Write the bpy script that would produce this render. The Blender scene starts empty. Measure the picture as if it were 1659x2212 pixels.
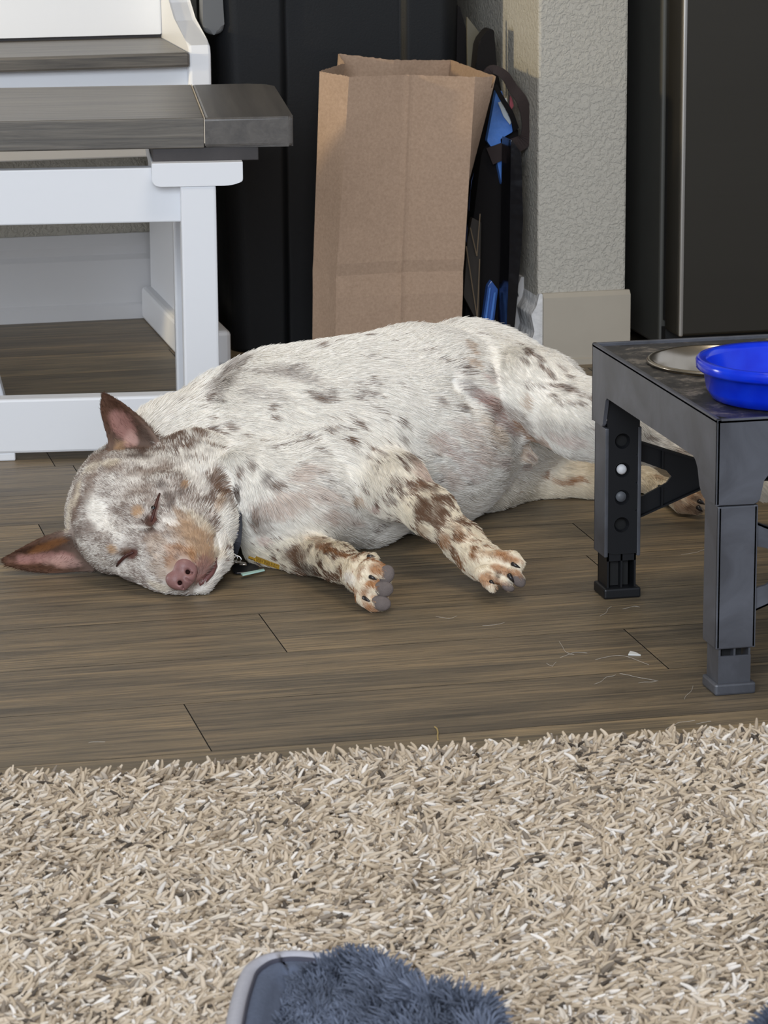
import bpy, bmesh, math, random
import numpy as np
from mathutils import Vector, Matrix, noise as mnoise
from mathutils.bvhtree import BVHTree

random.seed(7)
rng = np.random.default_rng(11)
SC = bpy.context.scene
COL = SC.collection

# ------------------------------------------------------------------ camera
YAW = math.radians(12.9); PITCH = math.radians(13.5); ROLL = -0.007
FPX = 7000.0; CAM_H = 0.90; PW, PH = 1659, 2212
_f = np.array([math.sin(YAW)*math.cos(PITCH), math.cos(YAW)*math.cos(PITCH), -math.sin(PITCH)])
_r0 = np.array([math.cos(YAW), -math.sin(YAW), 0.0])
_u0 = np.array([math.sin(YAW)*math.sin(PITCH), math.cos(YAW)*math.sin(PITCH), math.cos(PITCH)])
_r = _r0*math.cos(ROLL) + _u0*math.sin(ROLL)
_u = _u0*math.cos(ROLL) - _r0*math.sin(ROLL)
CAMP = np.array([0.0, 0.0, CAM_H])
cam = bpy.data.cameras.new('camera'); camo = bpy.data.objects.new('camera', cam); COL.objects.link(camo)
m = Matrix.Identity(4)
for i in range(3):
    m[i][0] = _r[i]; m[i][1] = _u[i]; m[i][2] = -_f[i]; m[i][3] = CAMP[i]
camo.matrix_world = m
cam.sensor_fit = 'VERTICAL'; cam.sensor_height = 36.0; cam.sensor_width = 27.0
cam.lens = 36.0*FPX/PH
cam.clip_start = 0.05; cam.clip_end = 50
cam.dof.use_dof = True; cam.dof.focus_distance = 3.62; cam.dof.aperture_fstop = 30.0
SC.camera = camo

# ------------------------------------------------------------------ light
SC.view_settings.view_transform = 'Standard'; SC.view_settings.look = 'None'
SC.view_settings.exposure = 0.0; SC.view_settings.gamma = 1.0
try: SC.view_settings.use_curve_mapping = False
except Exception: pass
wd = bpy.data.worlds.new('world'); SC.world = wd; wd.use_nodes = True
bg = wd.node_tree.nodes['Background']; bg.inputs[0].default_value = (0.80, 0.87, 1.0, 1); bg.inputs[1].default_value = 0.75

def area(name, loc, target, size, power, color, sy=None):
    l = bpy.data.lights.new(name, 'AREA'); l.energy = power; l.color = color
    l.shape = 'RECTANGLE'; l.size = size; l.size_y = sy or size
    o = bpy.data.objects.new(name, l); COL.objects.link(o); o.location = loc
    d = Vector(target) - Vector(loc)
    o.rotation_euler = d.to_track_quat('-Z', 'Y').to_euler()
    return o
area('window_daylight', (-0.75, -0.9, 1.95), (0.75, 3.6, 0.1), 2.2, 150, (0.84, 0.91, 1.0), 1.7)
area('ceiling_light', (0.9, 3.0, 2.5), (0.8, 3.6, 0.0), 0.9, 22, (1.0, 0.88, 0.72))
area('side_window', (-1.5, 4.25, 0.36), (0.6, 5.0, 0.12), 0.5, 17, (0.95, 0.97, 1.0))
l = bpy.data.lights.new('hall_lamp', 'SPOT'); l.energy = 70; l.color = (1.0, 0.80, 0.46); l.spot_size = math.radians(40); l.spot_blend = 0.4; l.shadow_soft_size = 0.05
o = bpy.data.objects.new('hall_lamp', l); COL.objects.link(o); o.location = (-1.0, 4.37, 0.76)
o.rotation_euler = (Vector((1.22, 4.62, 0.46))-o.location).to_track_quat('-Z', 'Y').to_euler()

# ------------------------------------------------------------------ helpers
def ray(px, py): return _f + _r*((px-829.5)/FPX) - _u*((py-1106)/FPX)
class Frame:
    """axis frame turned about z: pixel rays are intersected with its planes"""
    def __init__(s, o=(0, 0, 0), a=0.0):
        s.o = np.array(o, float); s.a = math.radians(a)
        c, n = math.cos(s.a), math.sin(s.a); s.M = np.array([[c, n, 0], [-n, c, 0], [0, 0, 1.0]])
    def _cd(s, x, y): return s.M@(CAMP-s.o), s.M@ray(x, y)
    def fl(s, x, y, z=0.0):
        c, d = s._cd(x, y); return c + d*(z-c[2])/d[2]
    def onY(s, x, y, Y):
        c, d = s._cd(x, y); return c + d*(Y-c[1])/d[1]
    def onX(s, x, y, X):
        c, d = s._cd(x, y); return c + d*(X-c[0])/d[0]
W = Frame()
def P(px, py, zc): return CAMP + ray(px, py)*zc
def proj(p):
    v = np.asarray(p) - CAMP; w = v@_f
    return 829.5 + FPX*(v@_r)/w, 1106 - FPX*(v@_u)/w

def srgb(r, g, b):
    f = lambda c: ((c/255+0.055)/1.055)**2.4 if c/255 > 0.04045 else c/255/12.92
    return (f(r), f(g), f(b), 1.0)

def new_mat(name):
    mt = bpy.data.materials.new(name); mt.use_nodes = True
    nt = mt.node_tree; b = nt.nodes['Principled BSDF']
    return mt, nt, b
def N(nt, t, **kw):
    n = nt.nodes.new(t)
    for k, v in kw.items():
        if hasattr(n, k) and k not in ('inputs',): setattr(n, k, v)
    return n
def setin(n, **kw):
    for k, v in kw.items(): n.inputs[k.replace('_', ' ')].default_value = v
def ramp(nt, stops):
    r = nt.nodes.new('ShaderNodeValToRGB'); e = r.color_ramp.elements
    while len(e) > 1: e.remove(e[-1])
    e[0].position, e[0].color = stops[0]
    for p, c in stops[1:]:
        k = e.new(p); k.color = c
    return r
def simple(name, col, rough=0.5, spec=0.5, metal=0.0, noise_amt=0.0, noise_scale=30, bump=0.0, bump_scale=200, stretch=(1, 1, 1), coat=0.0, dist=0.002):
    """one surface: base colour with procedural mottling and a fine bump"""
    mt, nt, b = new_mat(name); L = nt.links
    b.inputs['Base Color'].default_value = col; b.inputs['Roughness'].default_value = rough
    b.inputs['Specular IOR Level'].default_value = spec; b.inputs['Metallic'].default_value = metal
    b.inputs['Coat Weight'].default_value = coat
    tc = N(nt, 'ShaderNodeTexCoord'); mp = N(nt, 'ShaderNodeMapping'); mp.inputs['Scale'].default_value = stretch
    L.new(tc.outputs['Object'], mp.inputs[0])
    if noise_amt > 0:
        nz = N(nt, 'ShaderNodeTexNoise'); setin(nz, Scale=noise_scale, Detail=6.0, Roughness=0.65); L.new(mp.outputs[0], nz.inputs['Vector'])
        lo = tuple(c*(1-noise_amt) for c in col[:3])+(1,); hi = tuple(min(1, c*(1+noise_amt)) for c in col[:3])+(1,)
        rp = ramp(nt, [(0.3, lo), (0.7, hi)]); L.new(nz.outputs[0], rp.inputs[0]); L.new(rp.outputs[0], b.inputs['Base Color'])
    if bump > 0:
        nb = N(nt, 'ShaderNodeTexNoise'); setin(nb, Scale=bump_scale, Detail=3.0); L.new(mp.outputs[0], nb.inputs['Vector'])
        bp = N(nt, 'ShaderNodeBump'); setin(bp, Strength=bump, Distance=dist); L.new(nb.outputs[0], bp.inputs['Height']); L.new(bp.outputs[0], b.inputs['Normal'])
    return mt

def grain_mat(name, dark, light, rough=0.45, line=60.0, axis=0, coat=0.0):
    """stained wood with grain running along the object axis"""
    mt, nt, b = new_mat(name); L = nt.links
    tc = N(nt, 'ShaderNodeTexCoord'); mp = N(nt, 'ShaderNodeMapping')
    s = [line, line, line]; s[axis] = line*0.035; mp.inputs['Scale'].default_value = s
    L.new(tc.outputs['Object'], mp.inputs[0])
    nz = N(nt, 'ShaderNodeTexNoise'); setin(nz, Scale=1.0, Detail=8.0, Roughness=0.7, Distortion=0.4); L.new(mp.outputs[0], nz.inputs['Vector'])
    rp = ramp(nt, [(0.32, dark), (0.68, light)]); L.new(nz.outputs[0], rp.inputs[0]); L.new(rp.outputs[0], b.inputs['Base Color'])
    b.inputs['Roughness'].default_value = rough; b.inputs['Coat Weight'].default_value = coat; b.inputs['Coat Roughness'].default_value = 0.35
    bp = N(nt, 'ShaderNodeBump'); setin(bp, Strength=0.25, Distance=0.001); L.new(nz.outputs[0], bp.inputs['Height']); L.new(bp.outputs[0], b.inputs['Normal'])
    return mt

def link(name, bm, mat, parent=None, smooth=False, frame=None):
    """link a bmesh as ONE object; coordinates are world (or in `frame`), moved into the parent's space"""
    me = bpy.data.meshes.new(name); bmesh.ops.recalc_face_normals(bm, faces=bm.faces[:]); bm.to_mesh(me); bm.free()
    o = bpy.data.objects.new(name, me); COL.objects.link(o)
    for k in (mat if isinstance(mat, (list, tuple)) else [mat]): me.materials.append(k)
    if smooth: me.polygons.foreach_set('use_smooth', [True]*len(me.polygons))
    if frame is not None:
        T = Matrix.Translation(Vector(frame.o)) @ Matrix.Rotation(frame.a, 4, 'Z'); me.transform(T)
    if parent is not None:
        o.parent = parent; me.transform(world_of(parent).inverted())
    return o
def world_of(o):
    M = Matrix.LocRotScale(o.location, o.rotation_euler, o.scale)
    return world_of(o.parent) @ M if o.parent else M
def thing(name, label, cat, loc=(0, 0, 0), rotz=0.0, group=None):
    o = bpy.data.objects.new(name, None); COL.objects.link(o); o.empty_display_size = 0.05
    o.location = tuple(float(v) for v in loc); o.rotation_euler = (0, 0, rotz)
    return tag(o, label, cat, group)
def tag(o, label=None, cat=None, group=None, kind=None):
    if label: o['label'] = label
    if cat: o['category'] = cat
    if group: o['group'] = group
    if kind: o['kind'] = kind
    return o
def struct(name, bm, mat, label=None, smooth=False):
    o = link(name, bm, mat, smooth=smooth); o['kind'] = 'structure'
    if label: o['label'] = label
    return o

def add_box(bm, x0, x1, y0, y1, z0, z1, bev=0.0, seg=2):
    vs = [bm.verts.new(v) for v in ((x0,y0,z0),(x1,y0,z0),(x1,y1,z0),(x0,y1,z0),(x0,y0,z1),(x1,y0,z1),(x1,y1,z1),(x0,y1,z1))]
    fs = [bm.faces.new([vs[i] for i in q]) for q in ((3,2,1,0),(4,5,6,7),(0,1,5,4),(1,2,6,5),(2,3,7,6),(3,0,4,7))]
    if bev > 0:
        es = list({e for f in fs for e in f.edges})
        bmesh.ops.bevel(bm, geom=es, offset=bev, segments=seg, affect='EDGES', profile=0.5, clamp_overlap=True)
def box(x0, x1, y0, y1, z0, z1, bev=0.0, seg=2):
    bm = bmesh.new(); add_box(bm, x0, x1, y0, y1, z0, z1, bev, seg); return bm
def add_prism(bm, pts, axis, a, b, bev=0.0, seg=2):
    """extrude a 2D outline along an axis from a to b"""
    def mk(p, t):
        return {0: (t, p[0], p[1]), 1: (p[0], t, p[1]), 2: (p[0], p[1], t)}[axis]
    v0 = [bm.verts.new(mk(p, a)) for p in pts]; v1 = [bm.verts.new(mk(p, b)) for p in pts]
    n = len(pts); fs = [bm.faces.new(v0[::-1]), bm.faces.new(v1)]
    for i in range(n): fs.append(bm.faces.new((v0[i], v0[(i+1) % n], v1[(i+1) % n], v1[i])))
    if bev > 0:
        es = list({e for f in fs[:2] for e in f.edges})
        bmesh.ops.bevel(bm, geom=es, offset=bev, segments=seg, affect='EDGES', profile=0.5, clamp_overlap=True)
def prism(pts, axis, a, b, bev=0.0, seg=2):
    bm = bmesh.new(); add_prism(bm, pts, axis, a, b, bev, seg); return bm
def add_tube(bm, pts, rad, n=8, cap=True):
    pts = [Vector(p) for p in pts]; rad = rad if isinstance(rad, (list, tuple)) else [rad]*len(pts)
    rings = []; up = Vector((0, 0, 1))
    for i, p in enumerate(pts):
        t = (pts[min(i+1, len(pts)-1)] - pts[max(i-1, 0)]).normalized()
        a = t.cross(up if abs(t.z) < 0.9 else Vector((1, 0, 0))).normalized(); b = t.cross(a)
        rings.append([bm.verts.new(p + (a*math.cos(2*math.pi*k/n) + b*math.sin(2*math.pi*k/n))*rad[i]) for k in range(n)])
    for i in range(len(rings)-1):
        for k in range(n): bm.faces.new((rings[i][k], rings[i][(k+1) % n], rings[i+1][(k+1) % n], rings[i+1][k]))
    if cap: bm.faces.new(rings[0][::-1]); bm.faces.new(rings[-1])
def add_lathe(bm, prof, c=(0, 0, 0), n=64, axis=2, close=False):
    """revolve (radius, height) points"""
    rings = []
    for r, h in prof:
        ring = []
        for k in range(n):
            a = 2*math.pi*k/n; x, y = r*math.cos(a), r*math.sin(a)
            p = {2: (x, y, h), 1: (x, h, y), 0: (h, x, y)}[axis]
            ring.append(bm.verts.new((p[0]+c[0], p[1]+c[1], p[2]+c[2])))
        rings.append(ring)
    for i in range(len(rings)-1):
        for k in range(n): bm.faces.new((rings[i][k], rings[i][(k+1) % n], rings[i+1][(k+1) % n], rings[i+1][k]))
    if close:
        bm.faces.new(rings[0][::-1]); bm.faces.new(rings[-1])
def rounded(pts, r, n=5):
    """round every corner of a 2D outline; r a number or one per corner"""
    out = []; m_ = len(pts); rr = r if isinstance(r, (list, tuple)) else [r]*m_
    for i in range(m_):
        p, a, b = Vector(pts[i]), Vector(pts[i-1]), Vector(pts[(i+1) % m_])
        if rr[i] <= 0: out.append(tuple(p)); continue
        u, v = (a-p), (b-p); q = min(rr[i], u.length*0.48, v.length*0.48); u.normalize(); v.normalize()
        s, e = p+u*q, p+v*q
        for k in range(n+1):
            t = k/n; out.append(tuple(s*(1-t)**2 + p*2*t*(1-t) + e*t*t))
    return out
def hair_object(name, pts, rad, colors, mat, parent=None):
    """pts (n,k,3) world, rad (n,k), colors (n,4): one curves object"""
    n, k, _ = pts.shape
    cu = bpy.data.hair_curves.new(name); cu.add_curves([k]*n)
    if parent is not None:
        Mi = np.array(world_of(parent).inverted()); pts = pts@Mi[:3, :3].T + Mi[:3, 3]
    cu.attributes['position'].data.foreach_set('vector', np.ascontiguousarray(pts, dtype=np.float32).ravel())
    ra = cu.attributes.get('radius') or cu.attributes.new('radius', 'FLOAT', 'POINT')
    ra.data.foreach_set('value', np.ascontiguousarray(rad, dtype=np.float32).ravel())
    ca = cu.attributes.new('tint', 'FLOAT_COLOR', 'CURVE'); ca.data.foreach_set('color', np.ascontiguousarray(colors, dtype=np.float32).ravel())
    o = bpy.data.objects.new(name, cu); COL.objects.link(o); cu.materials.append(mat)
    if parent is not None: o.parent = parent
    return o
def strand_mat(name, rough=0.6, spec=0.2, transl=0.0):
    mt, nt, b = new_mat(name); at = N(nt, 'ShaderNodeAttribute'); at.attribute_name = 'tint'
    nt.links.new(at.outputs['Color'], b.inputs['Base Color'])
    b.inputs['Roughness'].default_value = rough; b.inputs['Specular IOR Level'].default_value = spec
    return mt
def vnoise(p, scale, seed=0.0):
    """smooth value noise on (n,3) points, 0..1"""
    q = p*scale + seed*17.13; i = np.floor(q).astype(np.int64); f = q-i; f = f*f*(3-2*f)
    def h(a):
        x = (a[:, 0]*73856093) ^ (a[:, 1]*19349663) ^ (a[:, 2]*83492791)
        x = (x ^ (x >> 13))*1274126177 & 0xFFFFFFFF; x = (x ^ (x >> 16)) & 0xFFFFFF
        return x/float(0xFFFFFF)
    r = 0
    for dx in (0, 1):
        for dy in (0, 1):
            for dz in (0, 1):
                w = (f[:, 0] if dx else 1-f[:, 0])*(f[:, 1] if dy else 1-f[:, 1])*(f[:, 2] if dz else 1-f[:, 2])
                r = r + w*h(i+np.array([dx, dy, dz]))
    return r

# ------------------------------------------------------------------ materials
def wall_mat(name, col, strength=0.9, scale=75):
    mt, nt, b = new_mat(name); L = nt.links
    tc = N(nt, 'ShaderNodeTexCoord')
    n1 = N(nt, 'ShaderNodeTexNoise'); setin(n1, Scale=scale, Detail=3.0, Roughness=0.6, Distortion=0.5); L.new(tc.outputs['Object'], n1.inputs['Vector'])
    r1 = ramp(nt, [(0.42, (0, 0, 0, 1)), (0.60, (1, 1, 1, 1))]); L.new(n1.outputs[0], r1.inputs[0])
    bp = N(nt, 'ShaderNodeBump'); setin(bp, Strength=strength, Distance=0.002); L.new(r1.outputs[0], bp.inputs['Height'])
    L.new(bp.outputs[0], b.inputs['Normal'])
    b.inputs['Base Color'].default_value = col; b.inputs['Roughness'].default_value = 0.75; b.inputs['Specular IOR Level'].default_value = 0.25
    return mt
M_wall = wall_mat('textured_wall_paint', srgb(182, 178, 168), 0.6, 150)
M_trim = simple('trim_paint', srgb(216, 216, 218), 0.45, bump=0.05, bump_scale=60)
M_trim_beige = simple('beige_trim_paint', srgb(172, 164, 150), 0.5, noise_amt=0.04, noise_scale=8)
M_raw = simple('chipped_plaster', srgb(214, 214, 214), 0.9, noise_amt=0.12, noise_scale=60, bump=0.8, bump_scale=90, dist=0.004)
M_white = simple('white_paint', srgb(226, 228, 232), 0.42, bump=0.06, bump_scale=40, stretch=(0.15, 1, 1))
M_white_v = simple('white_paint_upright', srgb(226, 228, 232), 0.42, bump=0.06, bump_scale=40, stretch=(1, 1, 0.15))
M_grey_wood = grain_mat('grey_stained_wood', srgb(56, 54, 53), srgb(116, 110, 101), 0.36, 110)
M_grey_wood_end = grain_mat('grey_stained_wood_cross', srgb(68, 65, 63), srgb(92, 88, 84), 0.36, 50, axis=1)
M_dark_wood = simple('dark_cleat_wood', srgb(52, 48, 48), 0.6, noise_amt=0.2)
M_seam = simple('worn_seam', srgb(190, 180, 165), 0.8)

# ------------------------------------------------------------------ floor
def build_floor():
    mt, nt, b = new_mat('wood_plank_floor'); L = nt.links
    tc = N(nt, 'ShaderNodeTexCoord'); at = N(nt, 'ShaderNodeAttribute'); at.attribute_name = 'plank'
    sep = N(nt, 'ShaderNodeSeparateColor'); L.new(at.outputs['Color'], sep.inputs[0])
    off = N(nt, 'ShaderNodeCombineXYZ')
    mul = N(nt, 'ShaderNodeMath', operation='MULTIPLY'); mul.inputs[1].default_value = 37.0; L.new(sep.outputs[1], mul.inputs[0])
    L.new(mul.outputs[0], off.inputs[0]); L.new(mul.outputs[0], off.inputs[2])
    add = N(nt, 'ShaderNodeVectorMath', operation='ADD'); L.new(tc.outputs['Object'], add.inputs[0]); L.new(off.outputs[0], add.inputs[1])
    def layer(sc, det, dist=0.0, rough=0.6):
        mp = N(nt, 'ShaderNodeMapping'); mp.inputs['Scale'].default_value = sc; L.new(add.outputs[0], mp.inputs[0])
        nz = N(nt, 'ShaderNodeTexNoise'); setin(nz, Scale=1.0, Detail=det, Roughness=rough, Distortion=dist); L.new(mp.outputs[0], nz.inputs['Vector']); return nz
    big = layer((2.2, 22, 1), 5, 0.9); fine = layer((9, 250, 1), 9, 0.5, 0.74); band = layer((2.2, 75, 1), 7, 0.7, 0.66)
    r1 = ramp(nt, [(0.26, srgb(90, 83, 72)), (0.5, srgb(124, 112, 93)), (0.72, srgb(154, 136, 108))]); L.new(big.outputs[0], r1.inputs[0])
    r2 = ramp(nt, [(0.38, (0.50, 0.51, 0.54, 1)), (0.58, (1.18, 1.13, 1.05, 1))]); L.new(fine.outputs[0], r2.inputs[0])
    r3 = ramp(nt, [(0.35, (0.78, 0.79, 0.81, 1)), (0.6, (1.06, 1.04, 1.0, 1))]); L.new(band.outputs[0], r3.inputs[0])
    m1 = N(nt, 'ShaderNodeMix', data_type='RGBA', blend_type='MULTIPLY'); m1.inputs[0].default_value = 1; L.new(r1.outputs[0], m1.inputs[6]); L.new(r2.outputs[0], m1.inputs[7])
    m2 = N(nt, 'ShaderNodeMix', data_type='RGBA', blend_type='MULTIPLY'); m2.inputs[0].default_value = 1; L.new(m1.outputs[2], m2.inputs[6]); L.new(r3.outputs[0], m2.inputs[7])
    m3 = N(nt, 'ShaderNodeMix', data_type='RGBA', blend_type='MULTIPLY'); m3.inputs[0].default_value = 1; L.new(m2.outputs[2], m3.inputs[6])
    gr = ramp(nt, [(0.0, (0.84, 0.84, 0.86, 1)), (1.0, (1.12, 1.11, 1.08, 1))]); L.new(sep.outputs[0], gr.inputs[0]); L.new(gr.outputs[0], m3.inputs[7])
    L.new(m3.outputs[2], b.inputs['Base Color'])
    b.inputs['Roughness'].default_value = 0.46; b.inputs['Specular IOR Level'].default_value = 0.4
    bp = N(nt, 'ShaderNodeBump'); setin(bp, Strength=0.25, Distance=0.0008); L.new(fine.outputs[0], bp.inputs['Height']); L.new(bp.outputs[0], b.inputs['Normal'])
    gap = simple('plank_gap', srgb(30, 26, 23), 0.9)
    bm = bmesh.new(); lay = bm.loops.layers.float_color.new('plank')
    w = 0.152; y = 3.088 - 26*w; row = -26; g = 0.0004; e = 0.0006
    known = {-3: [0.60], -2: [0.475], -1: [0.955], 0: [0.606], 2: [1.038], 1: [-0.2]}   # rows counted from the joint line at y = 3.088
    r_ = random.Random(5)
    known = {0: 0.606, -1: 0.96, -2: 0.475, 1: -0.21, 2: 1.038, 3: 0.43, 4: 1.25, -3: 1.17}
    while y < 6.2:
        x = known.get(row, r_.uniform(0, 1.22)) - 1.22*5
        while x < 5.5:
            c = (r_.random(), r_.random(), 0, 1)
            q = [(x+e, y+g), (x+1.22-e, y+g), (x+1.22-e, y+w-g), (x+e, y+w-g)]
            f = bm.faces.new([bm.verts.new((p[0], p[1], 0)) for p in q])
            for lp in f.loops: lp[lay] = c
            x += 1.22
        y += w; row += 1
    f = bm.faces.new([bm.verts.new(v) for v in ((-6, -1.2, -0.0012), (7, -1.2, -0.0012), (7, 6.3, -0.0012), (-6, 6.3, -0.0012))]); f.material_index = 1
    add_box(bm, -6, 7, -1.2, 6.3, -0.06, -0.0020)
    o = struct('floor', bm, [mt, gap], 'grey-brown wood plank floor')
    return o
build_floor()

# ------------------------------------------------------------------ walls
YB = 5.055; YC = 4.498; XC = 1.262; XR = 1.396
struct('wall_back', box(-4, XC+0.02, YB, YB+0.1, 0, 2.6), M_wall)
struct('wall_right', box(XC, XR, YC, YB+0.1, 0, 2.6, 0.004, 2), M_wall)
struct('ceiling', box(-2.6, 4, 0.6, YB+0.45, 2.55, 2.65), simple('ceiling_paint', srgb(206, 202, 194), 0.9))
struct('wall_left', box(-2.6, -2.5, 0.6, YB+0.1, 0, 2.55), M_wall)
struct('wall_kitchen', box(XR-0.001, 4, YB+0.35, YB+0.45, 0, 2.6), simple('kitchen_wall_paint', srgb(120, 112, 100), 0.8))
def base_profile(h=0.115, t=0.014):
    return [(0, 0), (t+0.004, 0), (t+0.004, 0.022), (t, 0.026), (t, h*0.70), (t*0.55, h*0.76), (t*0.75, h*0.86), (t*0.3, h), (0, h)]
bm = bmesh.new(); add_prism(bm, [(YB-p[0], p[1]) for p in base_profile(0.135)], 0, -4, XC)
struct('baseboard_back', bm, M_trim)
# left face of the right wall carries a moulded board that stops short of the corner
bm = bmesh.new(); add_prism(bm, [(XC-p[0], p[1]) for p in base_profile(0.118, 0.014)], 1, YC+0.075, YB)
struct('baseboard_niche', bm, M_trim)
bm = bmesh.new()
add_prism(bm, rounded([(XC-0.012, 0), (XC-0.013, 0.03), (XC-0.006, 0.05), (XC-0.011, 0.075), (XC-0.003, 0.088), (XC+0.001, 0.106), (XC+0.006, 0.106), (XC+0.006, 0)], 0.002, 2), 1, YC-0.006, YC+0.078)
struct('trim_1', bm, M_raw, 'chipped white plaster corner where the baseboard has broken off')
bm = bmesh.new(); add_prism(bm, [(YC, 0), (YC-0.016, 0), (YC-0.016, 0.008), (YC-0.012, 0.010), (YC-0.012, 0.100), (YC-0.006, 0.106), (YC, 0.106)], 0, XC+0.006, XR+0.004)
struct('baseboard_right', bm, M_trim_beige)

# ------------------------------------------------------------------ refrigerator
M_fridge = simple('dark_brushed_steel', srgb(66, 63, 57), 0.42, metal=0.75, noise_amt=0.05, noise_scale=3, bump=0.03, bump_scale=300, stretch=(0.02, 1, 1))
M_fridge_side = simple('fridge_grey_side', srgb(70, 70, 66), 0.5, noise_amt=0.05)
M_gasket = simple('rubber_gasket', srgb(14, 14, 14), 0.7)
M_chrome_edge = simple('door_edge_trim', srgb(190, 186, 180), 0.3, metal=0.9)
M_alcove_shade = simple('fridge_side_in_shade', srgb(16, 15, 16), 0.8)  # alcove shade put into the colour of the fridge's rear section
fr = thing('refrigerator', 'dark stainless refrigerator standing right of the textured wall end', 'refrigerator', (1.9, 4.75, 0))
FX = float(W.onY(1475, 370, 4.40)[0])
link('cabinet', box(FX-0.004, 2.3, 4.49, 4.66, 0.02, 1.75, 0.004), M_fridge_side, fr)
link('gasket', box(FX+0.002, 2.29, 4.462, 4.492, 0.06, 1.72), M_gasket, fr)
link('shaded_rear', box(FX+0.004, 2.29, 4.655, 5.1, 0.02, 1.74), M_alcove_shade, fr)
d = link('door', box(FX-0.004, 2.3, 4.402, 4.464, 0.05, 1.74, 0.004, 3), M_fridge, fr)
link('edge_trim', box(FX-0.0025, FX+0.0035, 4.398, 4.412, 0.05, 1.74, 0.002), M_chrome_edge, d)
link('toe_grille', box(FX, 2.28, 4.47, 4.50, 0.0, 0.05), M_gasket, fr)

# ------------------------------------------------------------------ bench in front
BO = W.fl(20, 997); BA = -7.4; B = Frame(BO, BA)
bench = thing('bench', 'white trestle bench with thick grey-stained plank top, in front of the settle', 'bench', BO, math.radians(BA))
LX0, LX1 = 0.2255, 0.270
top = link('seat_plank', prism(rounded([(-0.9, 0.0), (0.257, 0.0), (0.257, 0.40), (-0.9, 0.40)], 0.001, 1), 2, 0.396, 0.434, 0.004, 2), M_grey_wood, bench, frame=B)
link('breadboard_end', prism(rounded([(0.2575, 0.0), (0.369, 0.0), (0.369, 0.40), (0.2575, 0.40)], [0, 0.006, 0.035, 0], 5), 2, 0.396, 0.434, 0.005, 3), M_grey_wood_end, bench, frame=B)
link('seam', box(0.2568, 0.2580, -0.0003, 0.395, 0.402, 0.4345), M_seam, bench, frame=B)
link('cleat', box(0.192, 0.325, 0.004, 0.35, 0.379, 0.3965, 0.001), M_dark_wood, bench, frame=B)
bm = prism(rounded([(0.190, 0.3795), (0.190, 0.354), (0.198, 0.350), (0.288, 0.350), (0.304, 0.3545), (0.304, 0.3795)], [0.001, 0.004, 0.004, 0.008, 0.004, 0.001], 3), 1, -0.014, 0.36, 0.002, 2)
link('cap', bm, M_white, bench, frame=B)
for y0 in (-0.012, 0.30):
    link('leg', box(LX0, LX1, y0, y0+0.058, 0.0, 0.351, 0.003), M_white_v, bench, frame=B)
link('apron', box(-0.9, LX0+0.002, 0.012, 0.034, 0.3015, 0.371, 0.002), M_white, bench, frame=B)
link('bottom_rail', box(-0.9, LX0+0.002, 0.0, 0.032, 0.010, 0.0805, 0.0035), M_white, bench, frame=B)
link('foot', box(-0.07, 0.008, 0.002, 0.034, 0.0, 0.011, 0.002), M_white, bench, frame=B)
bm = bmesh.new(); vs = [(-0.12, 0.30), (-0.075, 0.30), (-0.004, 0.0), (-0.05, 0.0)]
add_prism(bm, vs, 1, 0.29, 0.33, 0.002); link('brace', bm, M_white, bench, frame=B)

# ------------------------------------------------------------------ settle behind
YF = 4.62
settle = thing('settle', 'white settle with grey wood seat and curved arm against the back wall', 'settle', (0.4, 4.8, 0))
arm = [(YF, 0.0), (YF, 0.455), (YF+0.006, 0.467), (YF+0.03, 0.472), (YF+0.13, 0.492), (YF+0.175, 0.515), (YF+0.20, 0.555), (YF+0.215, 0.62), (YF+0.225, 0.95), (YB-0.02, 0.95), (YB-0.02, 0.0)]
link('end_panel', prism(arm, 0, 0.776, 0.808, 0.004, 2), M_white_v, settle)
pl = bmesh.new(); add_box(pl, 0.761, 0.827, YF-0.016, YB-0.02, 0, 0.052, 0.006, 2)
link('plinth', pl, M_white, settle)
link('seat', box(-0.9, 0.776, YF-0.006, 4.885, 0.4365, 0.458, 0.004, 2), M_grey_wood, settle)
link('front_rail', box(-0.9, 0.777, YF+0.02, YF+0.042, 0.307, 0.437, 0.002), M_white, settle)
bm = bmesh.new(); add_prism(bm, [(4.862, 0.463), (4.885, 0.463), (4.925, 0.95), (4.90, 0.95)], 0, -0.9, 0.776, 0.003); link('backrest', bm, M_white, settle)
link('seat_batten', box(-0.9, 0.776, 4.87, 4.885, 0.455, 0.468), M_dark_wood, settle)
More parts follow.
